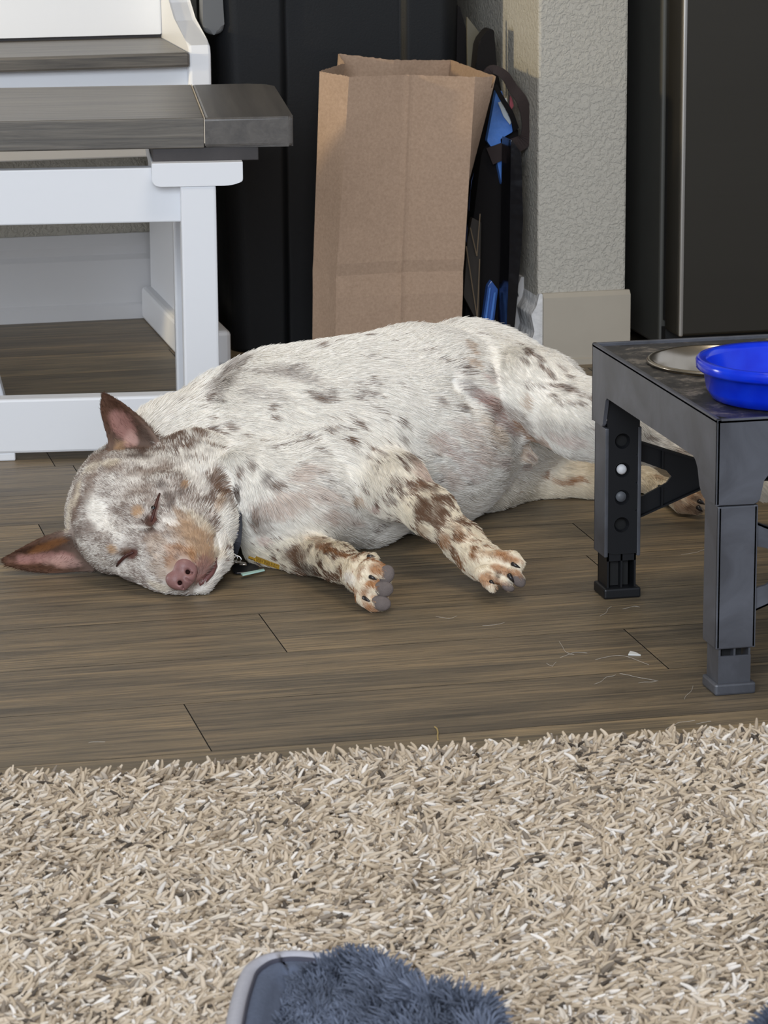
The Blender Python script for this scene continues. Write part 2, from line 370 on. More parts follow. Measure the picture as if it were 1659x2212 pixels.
# ------------------------------------------------------------------ tall black bin
M_bin = simple('black_ribbed_plastic', srgb(19, 21, 24), 0.55, spec=0.25, noise_amt=0.10, noise_scale=5, bump=0.10, bump_scale=350)
def build_bin():
    BN = Frame(W.fl(504, 763), -4.0)
    t = thing('storage_bin', 'tall black plastic bin standing behind the brown paper bag', 'bin', BN.o, BN.a)
    w0, w1, dp, h = 0.335, 0.390, 0.30, 0.86
    def outline(z, inset=0.0):
        k = z/h; wl = -0.026*k+inset; wr = w0+0.020*k-inset
        return wl, wr, 0.0+inset, dp-inset
    # front shell as a grid carrying the inset panel with an arched top
    pxl, pxr, ztop, rad = 0.083, 0.262, 0.575, 0.03
    def depth(x, z):
        dx = max(pxl-x, x-pxr); dz = z-ztop
        if dx > -rad and dz > -rad: d = math.hypot(dx+rad, dz+rad)-rad
        else: d = max(dx, dz)
        s = min(1, max(0, (-d)/0.004)); s = s*s*(3-2*s)
        groove = math.exp(-(d/0.003)**2)*0.004
        return 0.009*s + groove
    bm = bmesh.new(); nx, nz = 150, 150; g = []
    for j in range(nz+1):
        z = h*j/nz; wl, wr, _, _ = outline(z); row = []
        for i in range(nx+1):
            x = wl+(wr-wl)*i/nx
            e = min(x-wl, wr-x); c = 0.03
            y = depth(x, z) + (c-math.sqrt(max(0, c*c-(c-e)**2)) if e < c else 0)
            row.append(bm.verts.new((x, y, z+0.0)))
        g.append(row)
    for j in range(nz):
        for i in range(nx): bm.faces.new((g[j][i], g[j][i+1], g[j+1][i+1], g[j+1][i]))
    back = []
    for j in (0, nz):
        z = h*j/nz; wl, wr, _, d_ = outline(z)
        back.append((bm.verts.new((wl, d_, z)), bm.verts.new((wr, d_, z))))
    bm.faces.new((back[0][0], back[1][0], back[1][1], back[0][1]))
    bm.faces.new([g[j][0] for j in range(nz+1)]+[back[1][0], back[0][0]])
    bm.faces.new([g[j][nx] for j in range(nz, -1, -1)]+[back[0][1], back[1][1]])
    bm.faces.new(g[0][::-1]+[back[0][0], back[0][1]]); bm.faces.new(g[nz]+[back[1][1], back[1][0]])
    link('body', bm, M_bin, t, smooth=True, frame=BN)
    bm = bmesh.new(); add_box(bm, -0.024, w0+0.03, -0.012, dp+0.01, h-0.005, h+0.05, 0.012, 3); link('lid', bm, M_bin, t, frame=BN)
    bm = bmesh.new(); add_prism(bm, rounded([(-0.036, 0.474), (-0.036, h), (-0.016, h), (-0.004, 0.474)], [0.015, 0, 0, 0.015], 5), 1, 0.0, 0.05, 0.006, 3)
    link('side_grip', bm, simple('smooth_grey_grip', srgb(92, 94, 96), 0.35), t, frame=BN)
build_bin()

# ------------------------------------------------------------------ brown paper bag
def paper_mat():
    mt, nt, b = new_mat('brown_kraft_paper'); L = nt.links
    tc = N(nt, 'ShaderNodeTexCoord'); nz = N(nt, 'ShaderNodeTexNoise'); setin(nz, Scale=260.0, Detail=4.0, Roughness=0.7); L.new(tc.outputs['Object'], nz.inputs['Vector'])
    rp = ramp(nt, [(0.3, srgb(154, 130, 110)), (0.7, srgb(174, 149, 128))]); L.new(nz.outputs[0], rp.inputs[0]); L.new(rp.outputs[0], b.inputs['Base Color'])
    n2 = N(nt, 'ShaderNodeTexNoise'); setin(n2, Scale=14.0, Detail=3.0, Distortion=0.8); L.new(tc.outputs['Object'], n2.inputs['Vector'])
    bp = N(nt, 'ShaderNodeBump'); setin(bp, Strength=0.35, Distance=0.006); L.new(n2.outputs[0], bp.inputs['Height']); L.new(bp.outputs[0], b.inputs['Normal'])
    b.inputs['Roughness'].default_value = 0.85; b.inputs['Specular IOR Level'].default_value = 0.2
    return mt
M_paper = paper_mat()
def build_bag():
    t = thing('paper_bag', 'open brown paper grocery bag standing upright in front of the black bin', 'paper bag', (1.03, 4.55, 0))
    # corner columns from floor to mouth: (x, y) at the floor, at the fold line, at the mouth, mouth height
    cols = [  # left-back fold, front-left, front-mid, front-right, right, back-right, back-mid, back-left
        ((0.926, 4.50), (0.928, 4.495), (0.936, 4.470), 0.4405),
        ((0.944, 4.43), (0.948, 4.430), (0.969, 4.430), 0.4360),
        ((1.038, 4.432), (1.044, 4.440), (1.060, 4.452), 0.4335),
        ((1.128, 4.43), (1.133, 4.430), (1.150, 4.430), 0.4300),
        ((1.136, 4.56), (1.144, 4.550), (1.183, 4.440), 0.4290),
        ((1.128, 4.64), (1.130, 4.636), (1.165, 4.630), 0.4350),
        ((1.040, 4.64), (1.040, 4.632), (1.076, 4.612), 0.4390),
        ((0.972, 4.64), (0.974, 4.636), (0.996, 4.625), 0.4490),
        ((0.956, 4.56), (0.958, 4.555), (0.990, 4.555), 0.4420),
    ]
    zf = 0.155; nz1, nz2 = 5, 16; rings = []
    for lv in range(nz1+nz2+1):
        ring = []
        for a, b_, c, ht in cols:
            if lv <= nz1: k = lv/nz1; x, y, z = a[0]+(b_[0]-a[0])*k, a[1]+(b_[1]-a[1])*k, zf*k
            else: k = (lv-nz1)/nz2; x, y, z = b_[0]+(c[0]-b_[0])*k, b_[1]+(c[1]-b_[1])*k, zf+(ht-zf)*k
            ring.append(Vector((x, y, z)))
        rings.append(ring)
    n = len(cols); sub = 24; bm = bmesh.new(); V = []
    for lv, ring in enumerate(rings):
        row = []
        for i in range(n):
            p, q = ring[i], ring[(i+1) % n]
            for s in range(sub):
                v = p.lerp(q, s/sub)
                nn = mnoise.noise(Vector((v.x*16, v.y*16, v.z*9)))*0.0022 + mnoise.noise(Vector((v.x*45, v.y*45, v.z*30)))*0.0007
                crease = -0.0030*math.exp(-((v.z-zf)/0.006)**2) + 0.0018*math.exp(-((v.z-zf+0.018)/0.008)**2)
                seam_x = ring[2].x; crease += 0.0032*math.exp(-((v.x-seam_x)/0.0035)**2)*(i in (1, 2)) - 0.0015*math.exp(-((v.x-seam_x-0.012)/0.008)**2)*(i in (1, 2))
                rag = 0.0007*random.uniform(-1, 1) if lv == len(rings)-1 else 0
                row.append(bm.verts.new((v.x, v.y-(nn+crease), v.z+rag)))
        V.append(row)
    for lv in range(len(V)-1):
        for i in range(n*sub):
            j = (i+1) % (n*sub)
            if lv == len(V)-2 and 4*sub-3 <= i <= 4*sub-1: continue      # the torn notch at the right corner
            bm.faces.new((V[lv][i], V[lv][j], V[lv+1][j], V[lv+1][i]))
    bm.faces.new(V[0][::-1])
    body = link('bag_body', bm, M_paper, t)
    sol = body.modifiers.new('thick', 'SOLIDIFY'); sol.thickness = 0.0006; sol.offset = 0
    # blue print on the wide face that turns away on the right
    M_ink = simple('blue_print_ink', srgb(72, 96, 150), 0.8)
    i0 = 3
    def face(u, z):      # u: 0 at the front fold, 1 at the right corner
        a, b_, c, ht = cols[i0]; a2, b2, c2, h2 = cols[i0+1]
        k = (z-zf)/(0.43-zf); p = Vector((b_[0]+(c[0]-b_[0])*k, b_[1]+(c[1]-b_[1])*k, z)); q = Vector((b2[0]+(c2[0]-b2[0])*k, b2[1]+(c2[1]-b2[1])*k, z))
        v = p.lerp(q, u); return v+Vector((0.0032, -0.0022, 0))
    bm = bmesh.new()
    def patch(poly): bm.faces.new([bm.verts.new(face(u, z)) for u, z in poly])
    patch([(0.06, 0.283), (0.98, 0.287), (0.98, 0.274), (0.06, 0.270)])
    patch([(0.30, 0.271), (0.62, 0.272), (0.60, 0.240), (0.30, 0.238)])
    patch([(0.06, 0.266), (0.20, 0.267), (0.20, 0.240), (0.06, 0.239)])
    patch([(0.10, 0.215), (0.55, 0.222), (0.50, 0.198), (0.10, 0.194)])
    link('blue_lettering', bm, M_ink, t)
build_bag()

# ------------------------------------------------------------------ things wedged beside the wall
M_blackfab = simple('black_woven_fabric', srgb(22, 20, 21), 0.85, spec=0.2, bump=0.3, bump_scale=600, dist=0.001)
M_strap = simple('dark_maroon_webbing', srgb(44, 33, 32), 0.8, bump=0.3, bump_scale=500, dist=0.001)
M_glossblack = simple('glossy_black_vinyl', srgb(14, 14, 18), 0.18, bump=0.3, bump_scale=14, dist=0.012)
M_bluefilm = simple('blue_plastic_film', srgb(82, 128, 205), 0.22, noise_amt=0.25, noise_scale=18, bump=0.4, bump_scale=30, dist=0.006)
M_whitefilm = simple('white_plastic_film', srgb(200, 208, 214), 0.3)
M_redfilm = simple('red_plastic_film', srgb(150, 70, 78), 0.4)
def qpts(pts, Y): return [W.onY(x, y, Y) for x, y in pts]
def slab(bm, pts, Y, th, bev=0.0, lean=0.0):
    """a flat body with an outline standing at depth Y, given real thickness"""
    p = [W.onY(x, y, Y) for x, y in pts]; pp = [(v[0], v[2]) for v in p]
    n0 = len(bm.verts); add_prism(bm, pp, 1, Y, Y+th, bev); bm.verts.ensure_lookup_table()
    for v in bm.verts[n0:]: v.co.y += lean*v.co.z
tote = thing('tote_bag', 'black tote bag leaning in the niche right of the paper bag', 'tote bag', (1.20, 4.6, 0))
bm = bmesh.new()
slab(bm, rounded([(1000, 770), (1012, 560), (1040, 330), (1060, 300), (1118, 262), (1128, 420), (1124, 560), (1108, 765)], [4, 4, 10, 10, 20, 20, 20, 4], 4), 4.575, 0.06, 0.008)
link('body', bm, M_blackfab, tote)
bm = bmesh.new()
sp = [(1042, 172, 4.555), (1062, 150, 4.552), (1090, 162, 4.55), (1108, 190, 4.55), (1128, 218, 4.545), (1140, 262, 4.545), (1136, 300, 4.545), (1110, 316, 4.55), (1078, 330, 4.556), (1058, 338, 4.56)]
def ribbon(bm, pts, wpx, th=0.003):
    c = [Vector(W.onY(*p)) for p in pts]; n = len(c); L_, R_ = [], []
    fine = []
    for i in range(n-1):
        for k in range(6):
            t = k/6; p0, p1, p2, p3 = c[max(i-1, 0)], c[i], c[i+1], c[min(i+2, n-1)]
            fine.append(0.5*((2*p1)+(p2-p0)*t+(2*p0-5*p1+4*p2-p3)*t*t+(3*p1-p0-3*p2+p3)*t**3))
    fine.append(c[-1]); rings = []
    for i, p in enumerate(fine):
        tg = (fine[min(i+1, len(fine)-1)]-fine[max(i-1, 0)]).normalized()
        s = tg.cross(Vector((0.25, -1, 0.1))).normalized(); k = i/(len(fine)-1)
        w = (wpx[0]+(wpx[1]-wpx[0])*k)/1520/2; o = Vector((0, th, 0))
        rings.append([bm.verts.new(q) for q in (p-s*w, p+s*w, p+s*w+o, p-s*w+o)])
    for a, b in zip(rings, rings[1:]):
        for k in range(4): bm.faces.new((a[k], a[(k+1) % 4], b[(k+1) % 4], b[k]))
    bm.faces.new(rings[0][::-1]); bm.faces.new(rings[-1])
ribbon(bm, sp, (16, 40)); link('strap', bm, M_strap, tote)
bm = bmesh.new(); ribbon(bm, [(1070, 185, 4.54), (1086, 215, 4.54), (1104, 245, 4.545), (1116, 280, 4.555)], (10, 14)); link('strap', bm, M_blackfab, tote)
bm = bmesh.new(); slab(bm, rounded([(1020, 300), (1026, 170), (1034, 90), (1056, 62), (1068, 64), (1074, 150), (1090, 230), (1080, 300)], 8, 3), 4.63, 0.03, 0.006)
link('umbrella', bm, M_blackfab); tag(bpy.data.objects['umbrella'], 'folded black umbrella end with rounded tip poking up beside the bin', 'umbrella')
bm = bmesh.new(); slab(bm, rounded([(1011, 200), (1009, 36), (1034, 68), (1044, 200)], 2, 2), 4.665, 0.006, 0.001)
tag(link('plastic_sleeve', bm, simple('grey_clear_plastic', srgb(96, 92, 80), 0.25)), 'pointed grey clear plastic sleeve tip behind the black umbrella', 'sleeve')
# glossy packets inside / in front of the tote
bm = bmesh.new(); slab(bm, rounded([(1052, 305), (1072, 196), (1084, 196), (1104, 262), (1108, 285), (1080, 300), (1090, 372), (1084, 400), (1070, 330)], 3, 2), 4.562, 0.012, 0.002)
pk = link('blue_packet', bm, M_bluefilm); tag(pk, 'crumpled light blue plastic packet sticking out of the tote top', 'packet')
bm = bmesh.new(); slab(bm, [(1076, 222), (1084, 219), (1098, 250), (1106, 262), (1102, 270), (1088, 252)], 4.558, 0.003, 0.0005); link('white_stripe', bm, M_whitefilm, pk)
bm = bmesh.new(); slab(bm, [(1088, 214), (1094, 212), (1102, 244), (1097, 248)], 4.558, 0.003, 0.0005); link('white_stripe', bm, M_whitefilm, pk)
bm = bmesh.new(); slab(bm, [(1102, 206), (1106, 212), (1110, 228), (1104, 240), (1101, 228)], 4.556, 0.003, 0.0005); link('red_stripe', bm, M_redfilm, pk)
bm = bmesh.new(); slab(bm, rounded([(1036, 742), (1054, 618), (1062, 606), (1076, 626), (1062, 740)], 2, 2), 4.552, 0.012, 0.002)
lp = link('folded_packet', bm, simple('deep_blue_plastic', srgb(58, 92, 160), 0.25, bump=0.4, bump_scale=25, dist=0.006)); tag(lp, 'dark blue folded plastic packet low beside the tote near the floor', 'packet')
bm = bmesh.new(); slab(bm, [(1040, 740), (1057, 622), (1061, 622), (1046, 740)], 4.547, 0.004, 0.001); link('bright_edge', bm, M_bluefilm, lp)
bm = bmesh.new(); slab(bm, [(1052, 740), (1067, 632), (1072, 632), (1058, 740)], 4.547, 0.004, 0.001); link('bright_edge', bm, M_bluefilm, lp)
bm = bmesh.new(); slab(bm, rounded([(1092, 770), (1100, 560), (1104, 300), (1126, 330), (1130, 480), (1118, 640), (1106, 770)], 6, 3), 4.50, 0.05, 0.008)
tag(link('garment_bag', bm, M_glossblack), 'narrow glossy black folded bag pressed against the niche wall', 'bag')
bm = bmesh.new(); slab(bm, rounded([(1002, 640), (1010, 520), (1020, 470), (1040, 480), (1036, 690), (1028, 692)], 3, 2), 4.545, 0.012, 0.001)
fb = link('document_folder', bm, simple('dark_brown_card', srgb(46, 40, 34), 0.6)); tag(fb, 'dark brown folded card envelope between paper bag and tote', 'folder')
M_line = simple('tan_piping', srgb(120, 104, 84), 0.6)
for pts in ([(1016, 492), (1030, 553)], [(1030, 553), (1037, 462)], [(1007, 532), (1031, 688)], [(1031, 688), (1036, 560)]):
    bm = bmesh.new(); add_tube(bm, [W.onY(x, y, 4.541) for x, y in pts], 0.0009, 6); link('piping', bm, M_line, fb)
bm = bmesh.new(); slab(bm, rounded([(985, 200), (988, 10), (994, 16), (1022, 118), (1030, 200)], 2, 2), 4.70, 0.012, 0.003)
tag(link('folded_cloth', bm, M_blackfab), 'slanting black fabric edge hanging beside the bin above the paper bag', 'cloth')

# ------------------------------------------------------------------ raised bowl stand
def stand_mat(name, lo, hi, rough):
    mt, nt, b = new_mat(name); L = nt.links
    tc = N(nt, 'ShaderNodeTexCoord'); nz = N(nt, 'ShaderNodeTexNoise'); setin(nz, Scale=16.0, Detail=5.0, Roughness=0.6, Distortion=0.8); L.new(tc.outputs['Object'], nz.inputs['Vector'])
    rp = ramp(nt, [(0.35, lo), (0.7, hi)]); L.new(nz.outputs[0], rp.inputs[0]); L.new(rp.outputs[0], b.inputs['Base Color'])
    b.inputs['Roughness'].default_value = rough; b.inputs['Metallic'].default_value = 0.0; b.inputs['Specular IOR Level'].default_value = 0.5
    n2 = N(nt, 'ShaderNodeTexNoise'); setin(n2, Scale=700.0); L.new(tc.outputs['Object'], n2.inputs['Vector'])
    bp = N(nt, 'ShaderNodeBump'); setin(bp, Strength=0.08, Distance=0.0005); L.new(n2.outputs[0], bp.inputs['Height']); L.new(bp.outputs[0], b.inputs['Normal'])
    return mt
M_stand = stand_mat('charcoal_grey_plastic', srgb(66, 67, 72), srgb(88, 90, 97), 0.42)
M_stand_shade = simple('shaded_stand_plastic', srgb(22, 23, 26), 0.45, spec=0.35)  # stand plastic painted darker to hold the shade on inner and rear parts
def dusty():
    mt, nt, b = new_mat('dusty_black_tray'); L = nt.links
    tc = N(nt, 'ShaderNodeTexCoord')
    n1 = N(nt, 'ShaderNodeTexNoise'); setin(n1, Scale=34.0, Detail=9.0, Roughness=0.78, Distortion=0.3); L.new(tc.outputs['Object'], n1.inputs['Vector'])
    rp = ramp(nt, [(0.38, srgb(40, 40, 42)), (0.52, srgb(62, 60, 58)), (0.66, srgb(138, 130, 120))]); L.new(n1.outputs[0], rp.inputs[0]); L.new(rp.outputs[0], b.inputs['Base Color'])
    b.inputs['Roughness'].default_value = 0.42
    return mt
M_tray = dusty()
SX0, SX1, SY0, SY1, SZ = 0.971, 1.571, 2.834, 3.246, 0.271
stand = thing('bowl_stand', 'charcoal plastic raised dog-bowl stand with adjustable legs at right', 'bowl stand', (1.271, 3.04, 0))
def build_stand():
    cx = (SX0+SX1)/2
    # tray top with a raised lip and two round openings
    bm = bmesh.new()
    HO = [((1.075, 3.118), 0.076), ((1.467, 3.118), 0.076)]
    nseg = 48
    outer = [(SX0+0.004, SY0+0.004), (SX1-0.004, SY0+0.004), (SX1-0.004, SY1-0.004), (SX0+0.004, SY1-0.004)]
    def sheet(z):
        halves = [(SX0+0.004, cx, HO[0]), (cx, SX1-0.004, HO[1])]
        for xa, xb, ((hx, hy), hr) in halves:
            ring_o, ring_i = [], []
            for k in range(nseg):
                a = 2*math.pi*k/nseg; c, s = math.cos(a), math.sin(a)
                tx = ((xb-hx) if c > 0 else (hx-xa))/max(abs(c), 1e-6); ty = ((SY1-0.004-hy) if s > 0 else (hy-SY0-0.004))/max(abs(s), 1e-6)
                t = min(tx, ty); ring_o.append(bm.verts.new((hx+c*t, hy+s*t, z))); ring_i.append(bm.verts.new((hx+c*hr, hy+s*hr, z)))
            for k in range(nseg): bm.faces.new((ring_o[k], ring_o[(k+1) % nseg], ring_i[(k+1) % nseg], ring_i[k]))
    sheet(SZ-0.003)
    top = link('tray', bm, M_tray, stand); sm = top.modifiers.new('thick', 'SOLIDIFY'); sm.thickness = 0.004; sm.offset = -1
    # rim + skirts with arched openings
    zb, zc = 0.188, 0.226
    side = rounded([(SY0, SZ), (SY1, SZ), (SY1, zb), (SY1-0.040, zb), (SY1-0.052, zc-0.004), (SY0+0.060, zc-0.004), (SY0+0.046, zb), (SY0, zb)], [0, 0, 0, 0.004, 0.003, 0.010, 0.010, 0], 4)
    front = rounded([(SX0, SZ), (SX1, SZ), (SX1, zb), (SX1-0.043, zb), (SX1-0.049, 0.218), (SX0+0.049, 0.218), (SX0+0.043, zb), (SX0, zb)], [0, 0, 0, 0.005, 0.008, 0.008, 0.005, 0], 4)
    for x in (SX0, SX1-0.004): link('side_skirt', prism(side, 0, x, x+0.004, 0.0012), M_stand, stand)
    for y in (SY0, SY1-0.004): link('front_skirt' if y == SY0 else 'rear_skirt', prism(front, 1, y, y+0.004, 0.0012), M_stand, stand)
    bm = bmesh.new()
    for a, b_ in (((SX0, SY0), (SX1, SY0+0.005)), ((SX0, SY1-0.005), (SX1, SY1)), ((SX0, SY0), (SX0+0.005, SY1)), ((SX1-0.005, SY0), (SX1, SY1))):
        add_box(bm, a[0], b_[0], a[1], b_[1], SZ-0.004, SZ+0.0006, 0.001)
    link('rim', bm, M_stand, stand)
    # legs
    for sx in (0, 1):
        for sy in (0, 1):
            x0 = SX0+0.003 if sx == 0 else SX1-0.043; y0 = SY0+0.002 if sy == 0 else SY1-0.042
            x1, y1 = x0+0.040, y0+0.040
            bm = bmesh.new()
            # hollow outer sleeve (four walls, the inner faces carry a column of round sockets)
            hz = [0.081, 0.111, 0.141, 0.172]; hx = (x0+x1)/2-0.001; hr = 0.0062; yy = y0 if sy else y1-0.003
            def wall_with_holes(yw):
                zs = [0.049]+[(hz[i]+hz[i+1])/2 for i in range(3)]+[zb if sy == 0 else 0.222]
                for i in range(4):
                    n = 24; ro, ri, rb = [], [], []
                    for k in range(n):
                        a = 2*math.pi*k/n; c, s = math.cos(a), math.sin(a)
                        t = min((x1-0.002-hx if c > 0 else hx-x0-0.002)/max(abs(c), 1e-6), (zs[i+1]-hz[i] if s > 0 else hz[i]-zs[i])/max(abs(s), 1e-6))
                        ro.append(bm.verts.new((hx+c*t, yw, hz[i]+s*t))); ri.append(bm.verts.new((hx+c*hr*1.35, yw, hz[i]+s*hr*1.35))); rb.append(bm.verts.new((hx+c*hr, yw+(0.004 if sy else -0.004), hz[i]+s*hr)))
                    for k in range(n):
                        j = (k+1) % n
                        bm.faces.new((ro[k], ro[j], ri[j], ri[k])); bm.faces.new((ri[k], ri[j], rb[j], rb[k]))
            ztop = zb-0.0015 if True else 0
            add_box(bm, x0, x0+0.004, y0, y1, 0.046, ztop, 0.001); add_box(bm, x1-0.004, x1, y0, y1, 0.046, ztop, 0.001)
            if sy == 0: add_box(bm, x0, x1, y0, y0+0.004, 0.046, ztop, 0.0015)
            else: add_box(bm, x0, x1, y1-0.004, y1, 0.046, ztop, 0.0015)
            lg = link('leg', bm, M_stand, stand)
            bm = bmesh.new(); wall_with_holes(y0+0.0005 if sy else y1-0.0005); link('socket_plate', bm, M_stand_shade, lg)
            bm = bmesh.new(); add_box(bm, x0+0.010, x1-0.010, (y0+y1)/2-0.008, (y0+y1)/2+0.008, 0.012, 0.2); link('core', bm, M_gasket, lg)
            if sy == 1:
                bm = bmesh.new(); add_lathe(bm, [(0.0001, y0-0.001), (0.003, y0-0.0006), (0.0052, y0+0.001), (0.0054, y0+0.004)], (hx, 0, 0.141), 20, 1)
                link('plug', bm, simple('white_rubber_plug', srgb(210, 210, 212), 0.5), lg, smooth=True)
                bm = bmesh.new(); add_lathe(bm, [(0.0001, y0+0.003), (0.0056, y0+0.003), (0.0056, y0+0.006)], (hx, 0, 0.111), 20, 1)
                link('plug', bm, simple('grey_rubber_plug', srgb(92, 94, 98), 0.5), lg, smooth=True)
            # telescoping inner leg: two channels with a web
            bm = bmesh.new(); ix0, ix1, iy0, iy1 = x0+0.004, x1-0.004, y0+0.003, y1-0.003
            add_box(bm, ix0, ix0+0.002, iy0, iy1, 0.008, 0.060); add_box(bm, ix1-0.002, ix1, iy0, iy1, 0.008, 0.060); add_box(bm, (ix0+ix1)/2-0.001, (ix0+ix1)/2+0.001, iy0, iy1, 0.008, 0.060)
            if sy == 0: add_box(bm, ix0-0.0003, ix1+0.0003, iy0-0.0006, iy0+0.002, 0.008, 0.0385)
            else: add_box(bm, ix0, ix1, iy1-0.002, iy1, 0.008, 0.060); add_box(bm, ix0, ix1, iy0, iy0+0.002, 0.041, 0.060)
            link('inner_leg', bm, M_stand if sy == 0 else M_stand_shade, lg)
            bm = bmesh.new(); add_box(bm, x0, x1+0.001, y0-0.001, y1, 0.0, 0.0115, 0.0022, 2)
            link('foot', bm, M_stand if sy == 0 else M_stand_shade, lg)
    # bow-tie braces between the legs, front and rear
    for y, mt in ((SY0+0.006, M_stand), (SY1-0.018, M_stand_shade)):
        xa, xb = SX0+0.043, SX1-0.043
        upper = [(xa, 0.168), (xa+0.010, 0.1625), (cx-0.06, 0.134), (cx+0.06, 0.134), (xb-0.010, 0.1625), (xb, 0.168)]
        lower = [(xb, 0.078), (xb-0.010, 0.083), (cx+0.06, 0.118), (cx-0.06, 0.118), (xa+0.010, 0.083), (xa, 0.078)]
        bm = bmesh.new(); th = 0.004 if mt is M_stand else 0.003; xm = xa+0.088
        U_ = [(xa-0.002, 0.169), (xa+0.010, 0.1635), (xm, 0.1355), (cx, 0.1355)]
        D_ = [(xa-0.002, 0.080), (xa+0.010, 0.0845), (xm, 0.1150), (cx, 0.1150)]
        hu = [(xa-0.002, 0.1455), (xa+0.010, 0.1425), (xa+0.036, 0.1315), (xa+0.0415, 0.1250)]
        hd = [(xa-0.002, 0.1030), (xa+0.010, 0.1055), (xa+0.036, 0.1180), (xa+0.0415, 0.1250)]
        def lerp_line(L_, x):
            for p_, q_ in zip(L_, L_[1:]):
                if p_[0] <= x <= q_[0]: return p_[1]+(q_[1]-p_[1])*(x-p_[0])/(q_[0]-p_[0])
            return L_[-1][1]
        xs_ = sorted({p_[0] for p_ in U_+D_+hu+hd})
        fx = lambda x, s_: x if s_ == 0 else 2*cx-x
        for s_ in (0, 1):
            for x0_, x1_ in zip(xs_, xs_[1:]):
                if x1_ <= xa+0.0416: spans = [(U_, hu), (hd, D_)]
                else: spans = [(U_, D_)]
                for A2, B2 in spans:
                    q = [(fx(x0_, s_), lerp_line(A2, x0_)), (fx(x1_, s_), lerp_line(A2, x1_)), (fx(x1_, s_), lerp_line(B2, x1_)), (fx(x0_, s_), lerp_line(B2, x0_))]
                    if abs(q[1][1]-q[2][1]) < 1e-5: q = [q[0], q[1], q[3]]
                    add_prism(bm, q, 1, y, y+th)
            for L_, dz in ((U_, -0.002), (D_, 0.0)):      # moulded flanges along both edges
                for p_, q_ in zip(L_, L_[1:]):
                    add_prism(bm, [(fx(p_[0], s_), p_[1]+dz), (fx(q_[0], s_), q_[1]+dz), (fx(q_[0], s_), q_[1]+dz+0.002), (fx(p_[0], s_), p_[1]+dz+0.002)], 1, y-0.005 if mt is M_stand_shade else y, y+0.012)
            for L_, M2 in ((U_, hu), (hd, D_)):
                xr = xa+0.029
                add_box(bm, min(fx(xr, s_), fx(xr+0.002, s_)), max(fx(xr, s_), fx(xr+0.002, s_)), y-0.004 if mt is M_stand_shade else y+0.001, y+0.008, lerp_line(M2, xr), lerp_line(L_, xr))
        link('brace', bm, mt, stand)
build_stand()

# ------------------------------------------------------------------ bowls
M_steel = simple('brushed_stainless', srgb(186, 176, 160), 0.26, metal=1.0, noise_amt=0.08, noise_scale=20)
def steel_bowl(x, label):
    bm = bmesh.new()
    add_lathe(bm, [(0.0002, SZ-0.058), (0.040, SZ-0.057), (0.058, SZ-0.045), (0.070, SZ-0.010), (0.0745, SZ+0.0012), (0.0775, SZ+0.0022), (0.0800, SZ+0.0014), (0.0806, SZ-0.0008), (0.0780, SZ-0.0014), (0.0752, SZ-0.0030), (0.0725, SZ-0.012), (0.060, SZ-0.048), (0.041, SZ-0.060), (0.0002, SZ-0.061)], (x, 3.118, 0), 72)
    return tag(link('steel_bowl', bm, M_steel, smooth=True), label, 'bowl')
steel_bowl(1.075, 'shiny stainless steel bowl set in the stand behind the blue bowl')
steel_bowl(1.467, 'second stainless steel bowl set in the far right end of the stand')
mt, nt, b = new_mat('translucent_blue_plastic')
b.inputs['Base Color'].default_value = srgb(8, 44, 232); b.inputs['Roughness'].default_value = 0.16; b.inputs['Transmission Weight'].default_value = 0.25; b.inputs['IOR'].default_value = 1.45
tc = N(nt, 'ShaderNodeTexCoord'); nz = N(nt, 'ShaderNodeTexNoise'); setin(nz, Scale=25.0, Detail=3.0); nt.links.new(tc.outputs['Object'], nz.inputs['Vector'])
rp = ramp(nt, [(0.3, srgb(6, 40, 214)), (0.7, srgb(20, 72, 246))]); nt.links.new(nz.outputs[0], rp.inputs[0]); nt.links.new(rp.outputs[0], b.inputs['Base Color'])
M_blue = mt
bm = bmesh.new(); z0 = SZ-0.0028
add_lathe(bm, [(0.0002, z0), (0.062, z0), (0.071, z0+0.003), (0.0765, z0+0.012), (0.0795, z0+0.029), (0.0840, z0+0.0300), (0.0866, z0+0.0325), (0.0868, z0+0.0395), (0.0850, z0+0.0418), (0.0775, z0+0.0408), (0.0762, z0+0.036), (0.0735, z0+0.014), (0.068, z0+0.0055), (0.0002, z0+0.0045)], (1.0705, 2.925, 0), 80)
tag(link('blue_bowl', bm, M_blue, smooth=True), 'bright blue translucent plastic bowl on the front of the stand', 'bowl')

